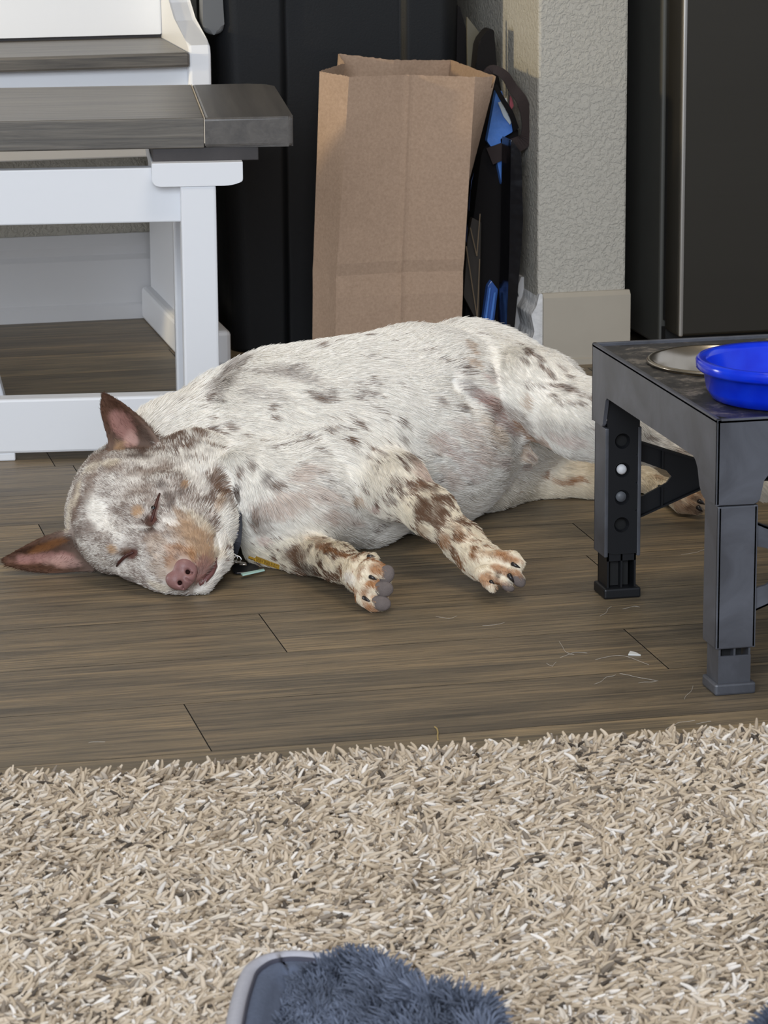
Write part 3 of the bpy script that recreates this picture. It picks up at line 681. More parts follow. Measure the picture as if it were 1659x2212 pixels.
# ------------------------------------------------------------------ shag rug
def build_rug():
    Rg = Frame(W.fl(-1000, 1781), -2.4)
    LX, LY = 1.85, 1.05
    t = thing('shag_rug', 'beige shag rug with thick yarn pile across the foreground floor', 'rug', Rg.o, Rg.a)
    bm = bmesh.new(); add_box(bm, 0, LX, -LY, -0.004, 0.0, 0.007)
    link('backing', bm, simple('rug_backing', srgb(112, 99, 84), 0.95), t, frame=Rg)
    sp = 0.0039; nx, ny = int(LX/sp), int(LY/sp)
    gx, gy = np.meshgrid(np.arange(nx), np.arange(ny)); n = gx.size
    x = (gx.ravel()+0.5+rng.uniform(-.45, .45, n))*sp; y = -(gy.ravel()+0.5+rng.uniform(-.45, .45, n))*sp-0.003
    # keep what the frame (plus a step to each side) can show
    p3 = np.stack([x, y, np.zeros(n)], 1)
    lo = np.stack([x, y, x*0], 1)
    f1 = vnoise(p3, 14, 1); f2 = vnoise(p3, 14, 2); f3 = vnoise(p3, 34, 3); f4 = vnoise(p3, 34, 4)
    ang = 0.25 + (f1-0.5)*3.0 + (f3-0.5)*2.6 + rng.normal(0, 0.5, n)
    tilt = np.clip(1.05+(f2-0.5)*0.35+(f4-0.5)*0.7+rng.normal(0, 0.2, n), 0.2, 1.5)
    ln = rng.uniform(0.013, 0.023, n); curl = rng.normal(0, 0.9, n)+(vnoise(p3, 50, 9)-0.5)*2.0; edge = y > -0.03
    tilt[edge] = rng.uniform(0.3, 1.3, edge.sum())
    d = np.stack([np.cos(ang), np.sin(ang), np.zeros(n)], 1)
    K = 6; pts = np.zeros((n, K, 3)); s = np.linspace(0, 1, K)
    for k in range(K):
        d = np.stack([np.cos(ang+curl*s[k]), np.sin(ang+curl*s[k]), np.zeros(n)], 1)
        # rises first, then bends over
        pts[:, k] = p3 + np.array([0, 0, 0.006]) + d*(ln*s[k]**1.5*np.sin(tilt))[:, None]
        pts[:, k, 2] += ln*(s[k]*np.cos(tilt*0.55) - 0.28*s[k]**2*np.sin(tilt))
    base_r = rng.uniform(0.0011, 0.0021, n)
    rad = base_r[:, None]*np.array([0.7, 1.0, 1.1, 1.1, 0.95, 0.5])[None]
    pal = np.array([srgb(200, 184, 163), srgb(188, 171, 148), srgb(208, 196, 180), srgb(222, 214, 204), srgb(174, 157, 136), srgb(136, 124, 110), srgb(84, 76, 68)])
    ci = rng.choice(7, n, p=[.28, .26, .16, .10, .09, .07, .04]); colr = pal[ci]*rng.uniform(0.9, 1.08, n)[:, None]; colr[:, 3] = 1
    T = np.array(Matrix.Translation(Vector(Rg.o)) @ Matrix.Rotation(Rg.a, 4, 'Z'))
    pts = pts@T[:3, :3].T + T[:3, 3]
    v = pts[:, 2]-CAMP; w = v@_f; px = 829.5+FPX*(v@_r)/w; py = 1106-FPX*(v@_u)/w
    keep = (px > -950) & (px < 2160) & (py < 2560)
    o = hair_object('pile', pts[keep], rad[keep], colr[keep], strand_mat('yarn_pile', 0.8, 0.1), t); o['kind'] = 'stuff'
build_rug()

# ------------------------------------------------------------------ slippers
def build_slipper(outline_px, label, zt=0.078, name='slipper', tip=None):
    fl = [W.fl(x, y, zt)[:2] for x, y in outline_px]
    c = np.mean(fl, 0)
    t = thing(name, label, 'slipper', (c[0], c[1], 0.0), 0, 'pair of grey slippers')
    base = rounded([tuple(p) for p in fl], 0.02, 4)
    def inset(d, z):
        n = len(base); out = []
        for i in range(n):
            p, a, b = Vector(base[i]), Vector(base[i-1]), Vector(base[(i+1) % n])
            e = (b-a).normalized(); nrm = Vector((e.y, -e.x))
            if nrm.dot(Vector(c)-p) < 0: nrm = -nrm
            q = p+nrm*d; out.append((q.x, q.y, z))
        return out
    def loft(levels, close_top=False, close_bot=False):
        bm = bmesh.new(); R = [[bm.verts.new(p) for p in inset(d, z)] for d, z in levels]; n = len(base)
        for a, b in zip(R, R[1:]):
            for k in range(n): bm.faces.new((a[k], a[(k+1) % n], b[(k+1) % n], b[k]))
        if close_top:
            m_ = bm.verts.new((c[0], c[1], R[-1][0].co.z))
            for k in range(n): bm.faces.new((R[-1][k], R[-1][(k+1) % n], m_))
        if close_bot: bm.faces.new(R[0][::-1])
        return bm
    M_sole = simple('dark_olive_sole', srgb(74, 72, 66), 0.8); M_rim = simple('pale_grey_felt', srgb(166, 165, 172), 0.9, noise_amt=0.06, noise_scale=200)
    M_lin = simple('slate_lining', srgb(82, 90, 108), 0.95, noise_amt=0.15, noise_scale=300); M_pip = simple('dark_piping', srgb(60, 60, 72), 0.8)
    link('sole', loft([(0.012, 0.018), (0.004, 0.022), (0.002, 0.036), (0.006, 0.040)], True, True), M_sole, t, smooth=True)
    link('upper', loft([(0.004, 0.038), (0.0, 0.052), (0.001, zt-0.006), (0.004, zt), (0.009, zt+0.001), (0.0125, zt-0.002), (0.0135, zt-0.006)]), M_rim, t, smooth=True)
    link('piping', loft([(0.0122, zt-0.004), (0.0128, zt-0.0012), (0.0140, zt-0.0012), (0.0146, zt-0.004)]), M_pip, t, smooth=True)
    lin = loft([(0.0135, zt-0.004), (0.020, zt-0.004), (0.026, zt-0.008), (0.032, zt-0.016), (0.046, zt-0.019)], True)
    for v_ in lin.verts:
        if v_.co.z < zt-0.006: v_.co.z += 0.034*min(1.0, max(0.0, (v_.co.x-c[0])*11+0.25))
    lo = link('lining', lin, M_lin, t, smooth=True)
    # plush hairs over the lining
    me = lo.data; Mw = world_of(t)
    tri = []; me.calc_loop_triangles()
    co = np.array([list(Mw@v.co) for v in me.vertices]); tr = np.array([l.vertices[:] for l in me.loop_triangles])
    a, b_, cc = co[tr[:, 0]], co[tr[:, 1]], co[tr[:, 2]]; ar = np.linalg.norm(np.cross(b_-a, cc-a), axis=1)/2
    n = 26000; idx = rng.choice(len(tr), n, p=ar/ar.sum()); u, v = rng.random(n), rng.random(n); fl_ = u+v > 1; u[fl_], v[fl_] = 1-u[fl_], 1-v[fl_]
    p = a[idx]+(b_-a)[idx]*u[:, None]+(cc-a)[idx]*v[:, None]
    # the band along the rim stays bare; the pile gets deeper toward the open right side
    pr = np.stack(proj_n(p), 1)
    edge = np.min(np.linalg.norm(p[:, None, :2]-np.array(inset(0, 0))[None, :, :2], axis=2), axis=1)
    side = np.clip((p[:, 0]-c[0])*14+0.35, 0, 1)
    keep = edge > 0.018+0.016*(1-side); p, edge, side = p[keep], edge[keep], side[keep]; n = len(p)
    L_ = rng.uniform(0.008, 0.014, n)*(0.75+1.25*side)
    f1, f2 = vnoise(p, 70, 5)-.5, vnoise(p, 70, 6)-.5
    d = np.stack([f1*1.6+rng.normal(0, .3, n), f2*1.6+rng.normal(0, .3, n), np.full(n, 0.75)], 1); d /= np.linalg.norm(d, axis=1)[:, None]
    K = 4; pts = np.stack([p+d*(L_*k/(K-1))[:, None]+np.array([0, 0, -0.25])*(L_*(k/(K-1))**2)[:, None] for k in range(K)], 1)
    col = np.array(srgb(92, 98, 112))[None]*(0.6+0.9*vnoise(p, 55, 8)[:, None])*rng.uniform(0.8, 1.25, n)[:, None]; col[:, 3] = 1
    hair_object('plush', pts, np.full((n, K), 0.00075)*np.array([1, 1, .9, .5])[None], col, strand_mat('plush_pile', 0.8, 0.1), t)
def proj_n(p):
    v = p-CAMP; w = v@_f; return 829.5+FPX*(v@_r)/w, 1106-FPX*(v@_u)/w
build_slipper([(455, 2330), (474, 2240), (492, 2150), (514, 2085), (560, 2056), (630, 2046), (720, 2054), (815, 2078), (880, 2108), (925, 2150), (970, 2190), (1030, 2215), (1120, 2250), (1150, 2400), (1100, 2600), (780, 2680), (520, 2560)], 'grey slipper with fuzzy plush lining lying on the rug at bottom centre')
build_slipper([(1490, 2230), (1580, 2212), (1680, 2190), (1800, 2190), (1900, 2270), (1920, 2420), (1820, 2560), (1600, 2560), (1500, 2400)], 'grey slipper barely showing at the bottom right corner', name='slipper')
# ------------------------------------------------------------------ the dog
class Field:
    """signed-distance volume: smooth unions of tapered limbs, meshed as one continuous surface"""
    def __init__(s, lo, hi, h):
        s.lo = np.array(lo, float); s.h = h; s.n = np.ceil((np.array(hi)-s.lo)/h).astype(int)+1
        s.f = np.full(s.n, 0.06, np.float32)
    def _sub(s, lo, hi):
        a = np.maximum(np.floor((np.array(lo)-s.lo)/s.h).astype(int), 0); b = np.minimum(np.ceil((np.array(hi)-s.lo)/s.h).astype(int)+1, s.n)
        if (b <= a).any(): return None, None
        ax = [(s.lo[i]+np.arange(a[i], b[i])*s.h).astype(np.float32) for i in range(3)]
        return tuple(slice(a[i], b[i]) for i in range(3)), np.meshgrid(*ax, indexing='ij')
    def _join(s, sl, d, k, cut):
        a = s.f[sl]
        if cut:
            hh = np.maximum(k-np.abs(a+d), 0)/k; s.f[sl] = np.maximum(a, -d)+hh*hh*k*0.25
        else:
            hh = np.maximum(k-np.abs(a-d), 0)/k; s.f[sl] = np.minimum(a, d)-hh*hh*k*0.25
    def cone(s, p, q, r1, r2, k=0.02, cut=False):
        p, q = np.array(p, float), np.array(q, float); R_ = max(r1, r2)+k+0.03
        sl, g = s._sub(np.minimum(p, q)-R_, np.maximum(p, q)+R_)
        if sl is None: return
        v = q-p; L2 = float(v@v)+1e-12
        X, Y, Z = (g[i]-np.float32(p[i]) for i in range(3))
        t = np.clip((X*v[0]+Y*v[1]+Z*v[2])/L2, 0, 1).astype(np.float32)
        d = np.sqrt((X-t*v[0])**2+(Y-t*v[1])**2+(Z-t*v[2])**2)-(r1+(r2-r1)*t)
        s._join(sl, d.astype(np.float32), k, cut)
    def ball(s, c, r, k=0.02, cut=False): s.cone(c, np.array(c)+1e-5, r, r, k, cut)
    def ellip(s, c, rad, M, k=0.02, cut=False):
        c = np.array(c, float); R_ = max(rad)+k+0.03
        sl, g = s._sub(c-R_, c+R_)
        if sl is None: return
        D = [g[i]-np.float32(c[i]) for i in range(3)]
        q = [(D[0]*M[i][0]+D[1]*M[i][1]+D[2]*M[i][2]) for i in range(3)]
        k0 = np.sqrt(sum((q[i]/rad[i])**2 for i in range(3))); k1 = np.sqrt(sum((q[i]/rad[i]**2)**2 for i in range(3)))+1e-6
        s._join(sl, (k0*(k0-1)/k1).astype(np.float32), k, cut)
    def ear(s, poly, org, U, V, Wd, cup, axis0, axis1, half, th, k=0.012):
        """thin cupped leaf: a 2D outline in the U,V plane bent away along Wd"""
        poly = np.array(poly, float); pts = [org+U*a+V*b for a, b in poly]
        sl, g = s._sub(np.min(pts, 0)-0.05, np.max(pts, 0)+0.05)
        D = [g[i]-np.float32(org[i]) for i in range(3)]
        u = sum(D[i]*U[i] for i in range(3)); v = sum(D[i]*V[i] for i in range(3)); w = sum(D[i]*Wd[i] for i in range(3))
        d = np.full(u.shape, 1e9, np.float32); sg = np.ones(u.shape, np.float32); n = len(poly)
        for i in range(n):
            a, b = poly[i], poly[i-1]; ex, ey = b-a; wx, wy = u-a[0], v-a[1]
            t = np.clip((wx*ex+wy*ey)/(ex*ex+ey*ey), 0, 1); d = np.minimum(d, (wx-ex*t)**2+(wy-ey*t)**2)
            c1 = v >= a[1]; c2 = v < b[1]; c3 = ex*wy > ey*wx
            sg = np.where((c1 & c2 & c3) | (~c1 & ~c2 & ~c3), -sg, sg)
        d2 = sg*np.sqrt(d)
        ax = np.array(axis1)-np.array(axis0); L = np.linalg.norm(ax); ax = ax/L
        along = np.clip(((u-axis0[0])*ax[0]+(v-axis0[1])*ax[1])/L, 0, 1)
        off = (-(u-axis0[0])*ax[1]+(v-axis0[1])*ax[0])/(half*(1-0.75*along))
        f = cup*(1-0.6*along)*np.maximum(0, 1-off**2)
        dw = np.abs(w-f)-th
        dd = np.sqrt(np.maximum(d2+0.003, 0)**2+np.maximum(dw+0.003, 0)**2)+np.minimum(np.maximum(d2+0.003, dw+0.003), 0)-0.003
        s._join(sl, dd.astype(np.float32), k, False)
    def mesh(s):
        f = s.f; ins = f < 0; n = s.n
        cnt = np.zeros(n-1, np.int8)
        for dx in (0, 1):
            for dy in (0, 1):
                for dz in (0, 1): cnt += ins[dx:n[0]-1+dx, dy:n[1]-1+dy, dz:n[2]-1+dz]
        act = np.argwhere((cnt > 0) & (cnt < 8)); ix = -np.ones(n-1, np.int32); ix[tuple(act.T)] = np.arange(len(act))
        acc = np.zeros((len(act), 3)); num = np.zeros(len(act))
        cr = [(dx, dy, dz) for dx in (0, 1) for dy in (0, 1) for dz in (0, 1)]
        for a in cr:
            for axis in range(3):
                if a[axis]: continue
                b = list(a); b[axis] = 1
                va = f[tuple((act+np.array(a)).T)]; vb = f[tuple((act+np.array(b)).T)]; cx = (va < 0) != (vb < 0)
                t = va/(va-vb+1e-12); p = np.array(a, float)[None]+np.zeros((len(act), 3)); p[:, axis] += t
                acc[cx] += p[cx]; num[cx] += 1
        V = s.lo+(act+acc/num[:, None])*s.h; F_ = []
        for axis in range(3):
            o1, o2 = [(1, 2), (2, 0), (0, 1)][axis]
            sa = [slice(None)]*3; sb = [slice(None)]*3; sa[axis] = slice(0, n[axis]-1); sb[axis] = slice(1, n[axis])
            A_, B_ = ins[tuple(sa)], ins[tuple(sb)]
            e = np.argwhere(A_ != B_); flip = A_[tuple(e.T)]
            ok = (e[:, o1] > 0) & (e[:, o2] > 0) & (e[:, o1] < n[o1]-1) & (e[:, o2] < n[o2]-1); e, flip = e[ok], flip[ok]
            def cell(d1, d2):
                c = e.copy(); c[:, o1] -= d1; c[:, o2] -= d2; return ix[tuple(c.T)]
            q = np.stack([cell(1, 1), cell(0, 1), cell(0, 0), cell(1, 0)], 1); q[~flip] = q[~flip][:, ::-1]; F_.append(q)
        return V, np.concatenate(F_)
    def normals(s, p):
        g = (p-s.lo)/s.h; i = np.clip(g.astype(int), 1, s.n-3); fr = g-i; out = np.zeros_like(p)
        for axis in range(3):
            e = np.zeros(3, int); e[axis] = 1; acc = 0
            for c in [(a, b, d) for a in (0, 1) for b in (0, 1) for d in (0, 1)]:
                w = np.prod(np.where(np.array(c), fr, 1-fr), axis=1); j = i+np.array(c)
                acc = acc+w*(s.f[tuple((j+e).T)]-s.f[tuple((j-e).T)])
            out[:, axis] = acc
        return out/(np.linalg.norm(out, axis=1)[:, None]+1e-9)
def smooth_mesh(V, Q, it=2, lam=0.5):
    e = np.concatenate([Q[:, [0, 1]], Q[:, [1, 2]], Q[:, [2, 3]], Q[:, [3, 0]]])
    for _ in range(it):
        acc = np.zeros_like(V); num = np.zeros(len(V))
        for c in range(3): acc[:, c] = np.bincount(e[:, 0], V[e[:, 1], c], len(V))+np.bincount(e[:, 1], V[e[:, 0], c], len(V))
        num = np.bincount(e[:, 0], minlength=len(V))+np.bincount(e[:, 1], minlength=len(V))
        V = V*(1-lam)+lam*acc/num[:, None]
    return V
def np_object(name, V, Q, mat, parent=None):
    me = bpy.data.meshes.new(name)
    if parent is not None:
        Mi = np.array(world_of(parent).inverted()); V = V@Mi[:3, :3].T+Mi[:3, 3]
    me.vertices.add(len(V)); me.vertices.foreach_set('co', V.astype(np.float32).ravel())
    me.loops.add(Q.size); me.loops.foreach_set('vertex_index', Q.astype(np.int32).ravel())
    me.polygons.add(len(Q)); me.polygons.foreach_set('loop_start', np.arange(0, Q.size, 4, dtype=np.int32)); me.polygons.foreach_set('loop_total', np.full(len(Q), 4, np.int32))
    me.polygons.foreach_set('use_smooth', [True]*len(Q)); me.update(); me.validate()
    o = bpy.data.objects.new(name, me); COL.objects.link(o); me.materials.append(mat)
    if parent is not None: o.parent = parent
    return o

def grounded(px, py, rpx): return CAM_H/(rpx/FPX-ray(px, py)[2])
def GT(px, ytop, rpx): return (px, ytop+rpx, rpx, grounded(px, ytop+rpx, rpx))
def GC(px, py, rpx): return (px, py, rpx, grounded(px, py, rpx))
SEG = []            # (p, q, r1, r2, fur length, coat kind) used for fur flow
def to3(t): return P(t[0], t[1], t[3]), t[2]*t[3]/FPX
def limb(Fd, pts, k, fur, kind, rev=False, kk=None):
    pr = [to3(t) for t in pts]
    for i, ((p, r1), (q, r2)) in enumerate(zip(pr, pr[1:])):
        Fd.cone(p, q, r1, r2, k if i == 0 or kk is None else kk)
        SEG.append((q, p, r2, r1, fur, kind) if rev else (p, q, r1, r2, fur, kind))
    if len(pr) == 1: Fd.ball(pr[0][0], pr[0][1], k)
CR, CD, CF = _r, -_u, _f          # picture right, down and away directions, as plain 3D axes
def build_dog():
    Fd = Field((0.28, 3.05, -0.008), (1.56, 4.18, 0.30), 0.0027)
    # trunk
    limb(Fd, [GT(470, 826, 148), GT(610, 766, 195), GT(750, 746, 208), GT(900, 716, 208), GT(1030, 716, 180), GT(1140, 752, 150)], 0.03, 0.016, 'body')
    limb(Fd, [(515, 905, 112, 3.86), (600, 900, 120, 3.86)], 0.03, 0.018, 'body')
    limb(Fd, [(1000, 800, 92, 3.90), (1110, 838, 92, 3.86)], 0.03, 0.018, 'body')
    # neck and chest
    limb(Fd, [(300, 1060, 112, 3.66), (395, 1000, 128, 3.72), (500, 980, 150, 3.76)], 0.03, 0.020, 'neck')
    limb(Fd, [(455, 1030, 88, 3.66), (540, 1060, 84, 3.60), (650, 1070, 100, 3.60), (790, 1062, 106, 3.665)], 0.03, 0.018, 'chest')
    limb(Fd, [(505, 1010, 40, 3.575), (535, 1075, 34, 3.565)], 0.012, 0.018, 'chest')      # loose fold behind the collar
    limb(Fd, [GC(930, 1020, 106), GC(1060, 1010, 72)], 0.03, 0.016, 'belly')
    # upper foreleg
    limb(Fd, [(640, 930, 92, 3.70), (760, 985, 88, 3.64), (845, 1042, 66, 3.59)], 0.03, 0.018, 'chest', kk=0.018)
    limb(Fd, [(852, 1050, 64, 3.585), (932, 1106, 45, 3.555), (1002, 1172, 35, 3.525), (1040, 1210, 36, 3.50)], 0.018, 0.010, 'foreleg', kk=0.018)
    # lower foreleg
    limb(Fd, [GC(575, 1170, 50), GC(655, 1190, 46), (730, 1214, 35, 3.50), (782, 1240, 35, 3.45)], 0.022, 0.012, 'foreleg_low', kk=0.012)
    # upper hind leg
    limb(Fd, [(1040, 805, 84, 3.85), (1150, 850, 90, 3.76), (1258, 905, 78, 3.71), (1322, 935, 58, 3.71), (1400, 958, 34, 3.74), (1500, 992, 27, 3.74), (1620, 1032, 26, 3.745), (1650, 1050, 28, 3.74)], 0.016, 0.012, 'thigh', kk=0.02)
    # lower hind leg
    limb(Fd, [GT(1060, 985, 58), GT(1130, 982, 48), GT(1200, 990, 42), GT(1280, 1005, 35), GT(1390, 1014, 24), GT(1450, 1040, 24), GT(1482, 1060, 26)], 0.018, 0.010, 'hind', kk=0.012)
    limb(Fd, [(1120, 975, 26, 3.79), (1140, 985, 14, 3.788)], 0.014, 0.010, 'belly')
    # tail, tucked behind
    limb(Fd, [(1190, 880, 40, 4.0), (1300, 905, 22, 4.05), (1400, 900, 18, 4.12)], 0.02, 0.018, 'body')
    # hind paw toes
    for (x, y) in ((1500, 1074), (1508, 1088), (1500, 1102)):
        limb(Fd, [(1478, 1082, 18, 3.83), (x+6, y, 11, 3.81)], 0.008, 0.006, 'paw')
    # upper forepaw with four toes
    limb(Fd, [(1030, 1205, 36, 3.505), (1065, 1226, 37, 3.485)], 0.012, 0.007, 'paw')
    TO = [((1072, 1203), (1106, 1205), (1122, 1216)), ((1075, 1222), (1106, 1232), (1121, 1249)), ((1062, 1235), (1085, 1250), (1097, 1264)), ((1040, 1238), (1055, 1254), (1062, 1267))]
    for i, (a, b_, c) in enumerate(TO):
        z0 = 3.475-0.004*i
        limb(Fd, [(a[0], a[1], 16, z0), (b_[0], b_[1], 15, z0-0.012), (c[0], c[1], 12.5, z0-0.016)], 0.007, 0.005, 'paw', kk=0.004)
    # lower forepaw seen from its pads
    limb(Fd, [(780, 1240, 34, 3.45), (802, 1258, 40, 3.425)], 0.012, 0.007, 'paw_low')
    for a, c, r in (((800, 1228), (826, 1240), 22), ((800, 1255), (822, 1270), 23), ((798, 1282), (818, 1301), 22), ((785, 1290), (800, 1305), 15)):
        limb(Fd, [(a[0], a[1], r, 3.42), (c[0], c[1], r-2, 3.41)], 0.008, 0.006, 'paw_low', kk=0.005)
    limb(Fd, [(790, 1210, 13, 3.45), (806, 1203, 10, 3.44)], 0.008, 0.006, 'paw_low')
    # head
    limb(Fd, [(272, 1090, 106, 3.61)], 0.03, 0.007, 'face'); limb(Fd, [(238, 1122, 92, 3.60), (250, 1165, 76, 3.565)], 0.03, 0.007, 'face', rev=True)
    limb(Fd, [(400, 1200, 44, 3.485), (345, 1150, 68, 3.525), (290, 1090, 92, 3.585), (255, 1055, 72, 3.63)], 0.03, 0.006, 'face')
    limb(Fd, [(300, 1200, 52, 3.525), (360, 1228, 46, 3.50)], 0.03, 0.006, 'face', rev=True)
    limb(Fd, [(398, 1232, 43, 3.492), (372, 1205, 56, 3.50), (335, 1165, 68, 3.525)], 0.024, 0.005, 'face')
    limb(Fd, [(430, 1215, 38, 3.50), (415, 1170, 54, 3.525), (395, 1105, 78, 3.56), (400, 1040, 88, 3.61)], 0.024, 0.008, 'face')       # upper lip to cheek
    limb(Fd, [(425, 1256, 27, 3.492), (458, 1205, 32, 3.515), (452, 1135, 52, 3.545), (440, 1050, 66, 3.58), (420, 1000, 70, 3.62)], 0.014, 0.013, 'jaw')
    limb(Fd, [(305, 1100, 34, 3.520), (282, 1050, 40, 3.56)], 0.02, 0.006, 'face'); limb(Fd, [(252, 1180, 28, 3.518), (215, 1150, 40, 3.56)], 0.02, 0.006, 'face')
    limb(Fd, [(348, 1105, 24, 3.508), (360, 1060, 34, 3.53)], 0.016, 0.006, 'face')
    # eye hollows and lids
    def cut(pts, r, k=0.006):
        pr = [P(*p) for p in pts]
        for a, b_ in zip(pr, pr[1:]): Fd.cone(a, b_, r, r, k, True)
    # ears
    def ear(px, z, axis0, axis1, half, cup, th, tilt=0.0, swing=0.0):
        sc = z/FPX; o = P(px[0][0], px[0][1], z); V_ = CD*math.cos(tilt)+CF*math.sin(tilt); W_ = CF*math.cos(tilt)-CD*math.sin(tilt)
        U_ = CR*math.cos(swing)+W_*math.sin(swing); W_ = np.cross(U_, V_); W_ = W_ if W_@CF > 0 else -W_
        loc = lambda q: ((q[0]-px[0][0])*sc, (q[1]-px[0][1])*sc)
        Fd.ear(rounded([loc(q) for q in px], 0.006, 3), o, U_, V_, W_, cup, loc(axis0), loc(axis1), half*sc, th)
    ear([(217, 846), (232, 848), (272, 872), (312, 908), (338, 938), (350, 985), (335, 1025), (262, 1020), (243, 990), (228, 940), (214, 885)], 3.60, (292, 985), (218, 848), 62, 0.022, 0.0032)
    ear([(-2, 1208), (40, 1184), (92, 1158), (130, 1146), (178, 1150), (205, 1190), (208, 1235), (130, 1241), (60, 1235), (8, 1222)], 3.575, (175, 1200), (0, 1208), 48, 0.018, 0.0032)
    SEG.append((P(290, 990, 3.61), P(220, 850, 3.61), 0.02, 0.01, 0.005, 'ear')); SEG.append((P(180, 1195, 3.58), P(5, 1210, 3.58), 0.02, 0.01, 0.005, 'ear'))
    # everything rests on the floor
    sl = np.arange(Fd.n[2])*Fd.h+Fd.lo[2]; Fd.f = np.maximum(Fd.f, (0.0012-sl)[None, None, :].astype(np.float32))
    # sight-line finder on the volume (3D position of a feature from where the photo shows it)
    def hit(px, py, z0=3.2, z1=4.1):
        zc = np.arange(z0, z1, 0.001); p = CAMP+ray(px, py)*zc[:, None]; i = np.floor((p-Fd.lo)/Fd.h+0.5).astype(int)
        ok = ((i >= 0) & (i < Fd.n)).all(1); v = np.full(len(zc), 1.0); v[ok] = Fd.f[tuple(i[ok].T)]
        j = np.argmax(v < 0); return p[j] if v[j] < 0 else None
    def carve_line(pts, r, k, sink=0.0):
        pr = [hit(*p) for p in pts]; pr = [p+CF*sink for p in pr if p is not None]
        for a, b_ in zip(pr, pr[1:]): Fd.cone(a, b_, r, r, k, True)
        return pr
    carve_line([(346, 1064), (338, 1088), (331, 1112), (325, 1134)], 0.0032, 0.008, 0.0005)
    carve_line([(250, 1226), (262, 1210), (278, 1198), (292, 1192)], 0.0032, 0.008, 0.0005)
    carve_line([(470, 1158), (480, 1190), (470, 1222), (448, 1250), (424, 1268)], 0.0028, 0.006, 0.0)
    carve_line([(413, 1262), (424, 1268), (420, 1283)], 0.0022, 0.004)
    carve_line([(792, 1252), (812, 1256), (834, 1257)], 0.0022, 0.004); carve_line([(790, 1284), (812, 1288), (834, 1288)], 0.0022, 0.004)
    carve_line([(1060, 1212), (1090, 1216), (1118, 1230)], 0.002, 0.004); carve_line([(1050, 1228), (1080, 1240), (1106, 1258)], 0.002, 0.004); carve_line([(1038, 1240), (1058, 1252), (1078, 1268)], 0.002, 0.004)
    carve_line([(985, 832), (1030, 868), (1080, 905), (1130, 948)], 0.006, 0.02, 0.0)
    V, Q = Fd.mesh(); V = smooth_mesh(V, Q, 2, 0.5)
    bvh = BVHTree.FromPolygons([Vector(v) for v in V], [tuple(q) for q in Q])
    def spot3(px, py):
        r_ = bvh.ray_cast(Vector(CAMP), Vector(ray(px, py)).normalized()); return np.array(r_[0]) if r_[0] is not None else None

    # ---------------- coat
    C_ = {k: np.array(srgb(*v)[:3]) for k, v in dict(white=(252, 247, 238), cream=(240, 228, 205), blush=(210, 186, 170), earp=(168, 124, 114), grey=(142, 126, 116), brown=(120, 91, 71), dark=(74, 54, 44), tan=(188, 154, 120), rust=(166, 112, 66), pink=(196, 158, 146), skin=(205, 170, 158), nosep=(158, 112, 104), maroon=(92, 54, 46), earb=(82, 56, 42)).items()}
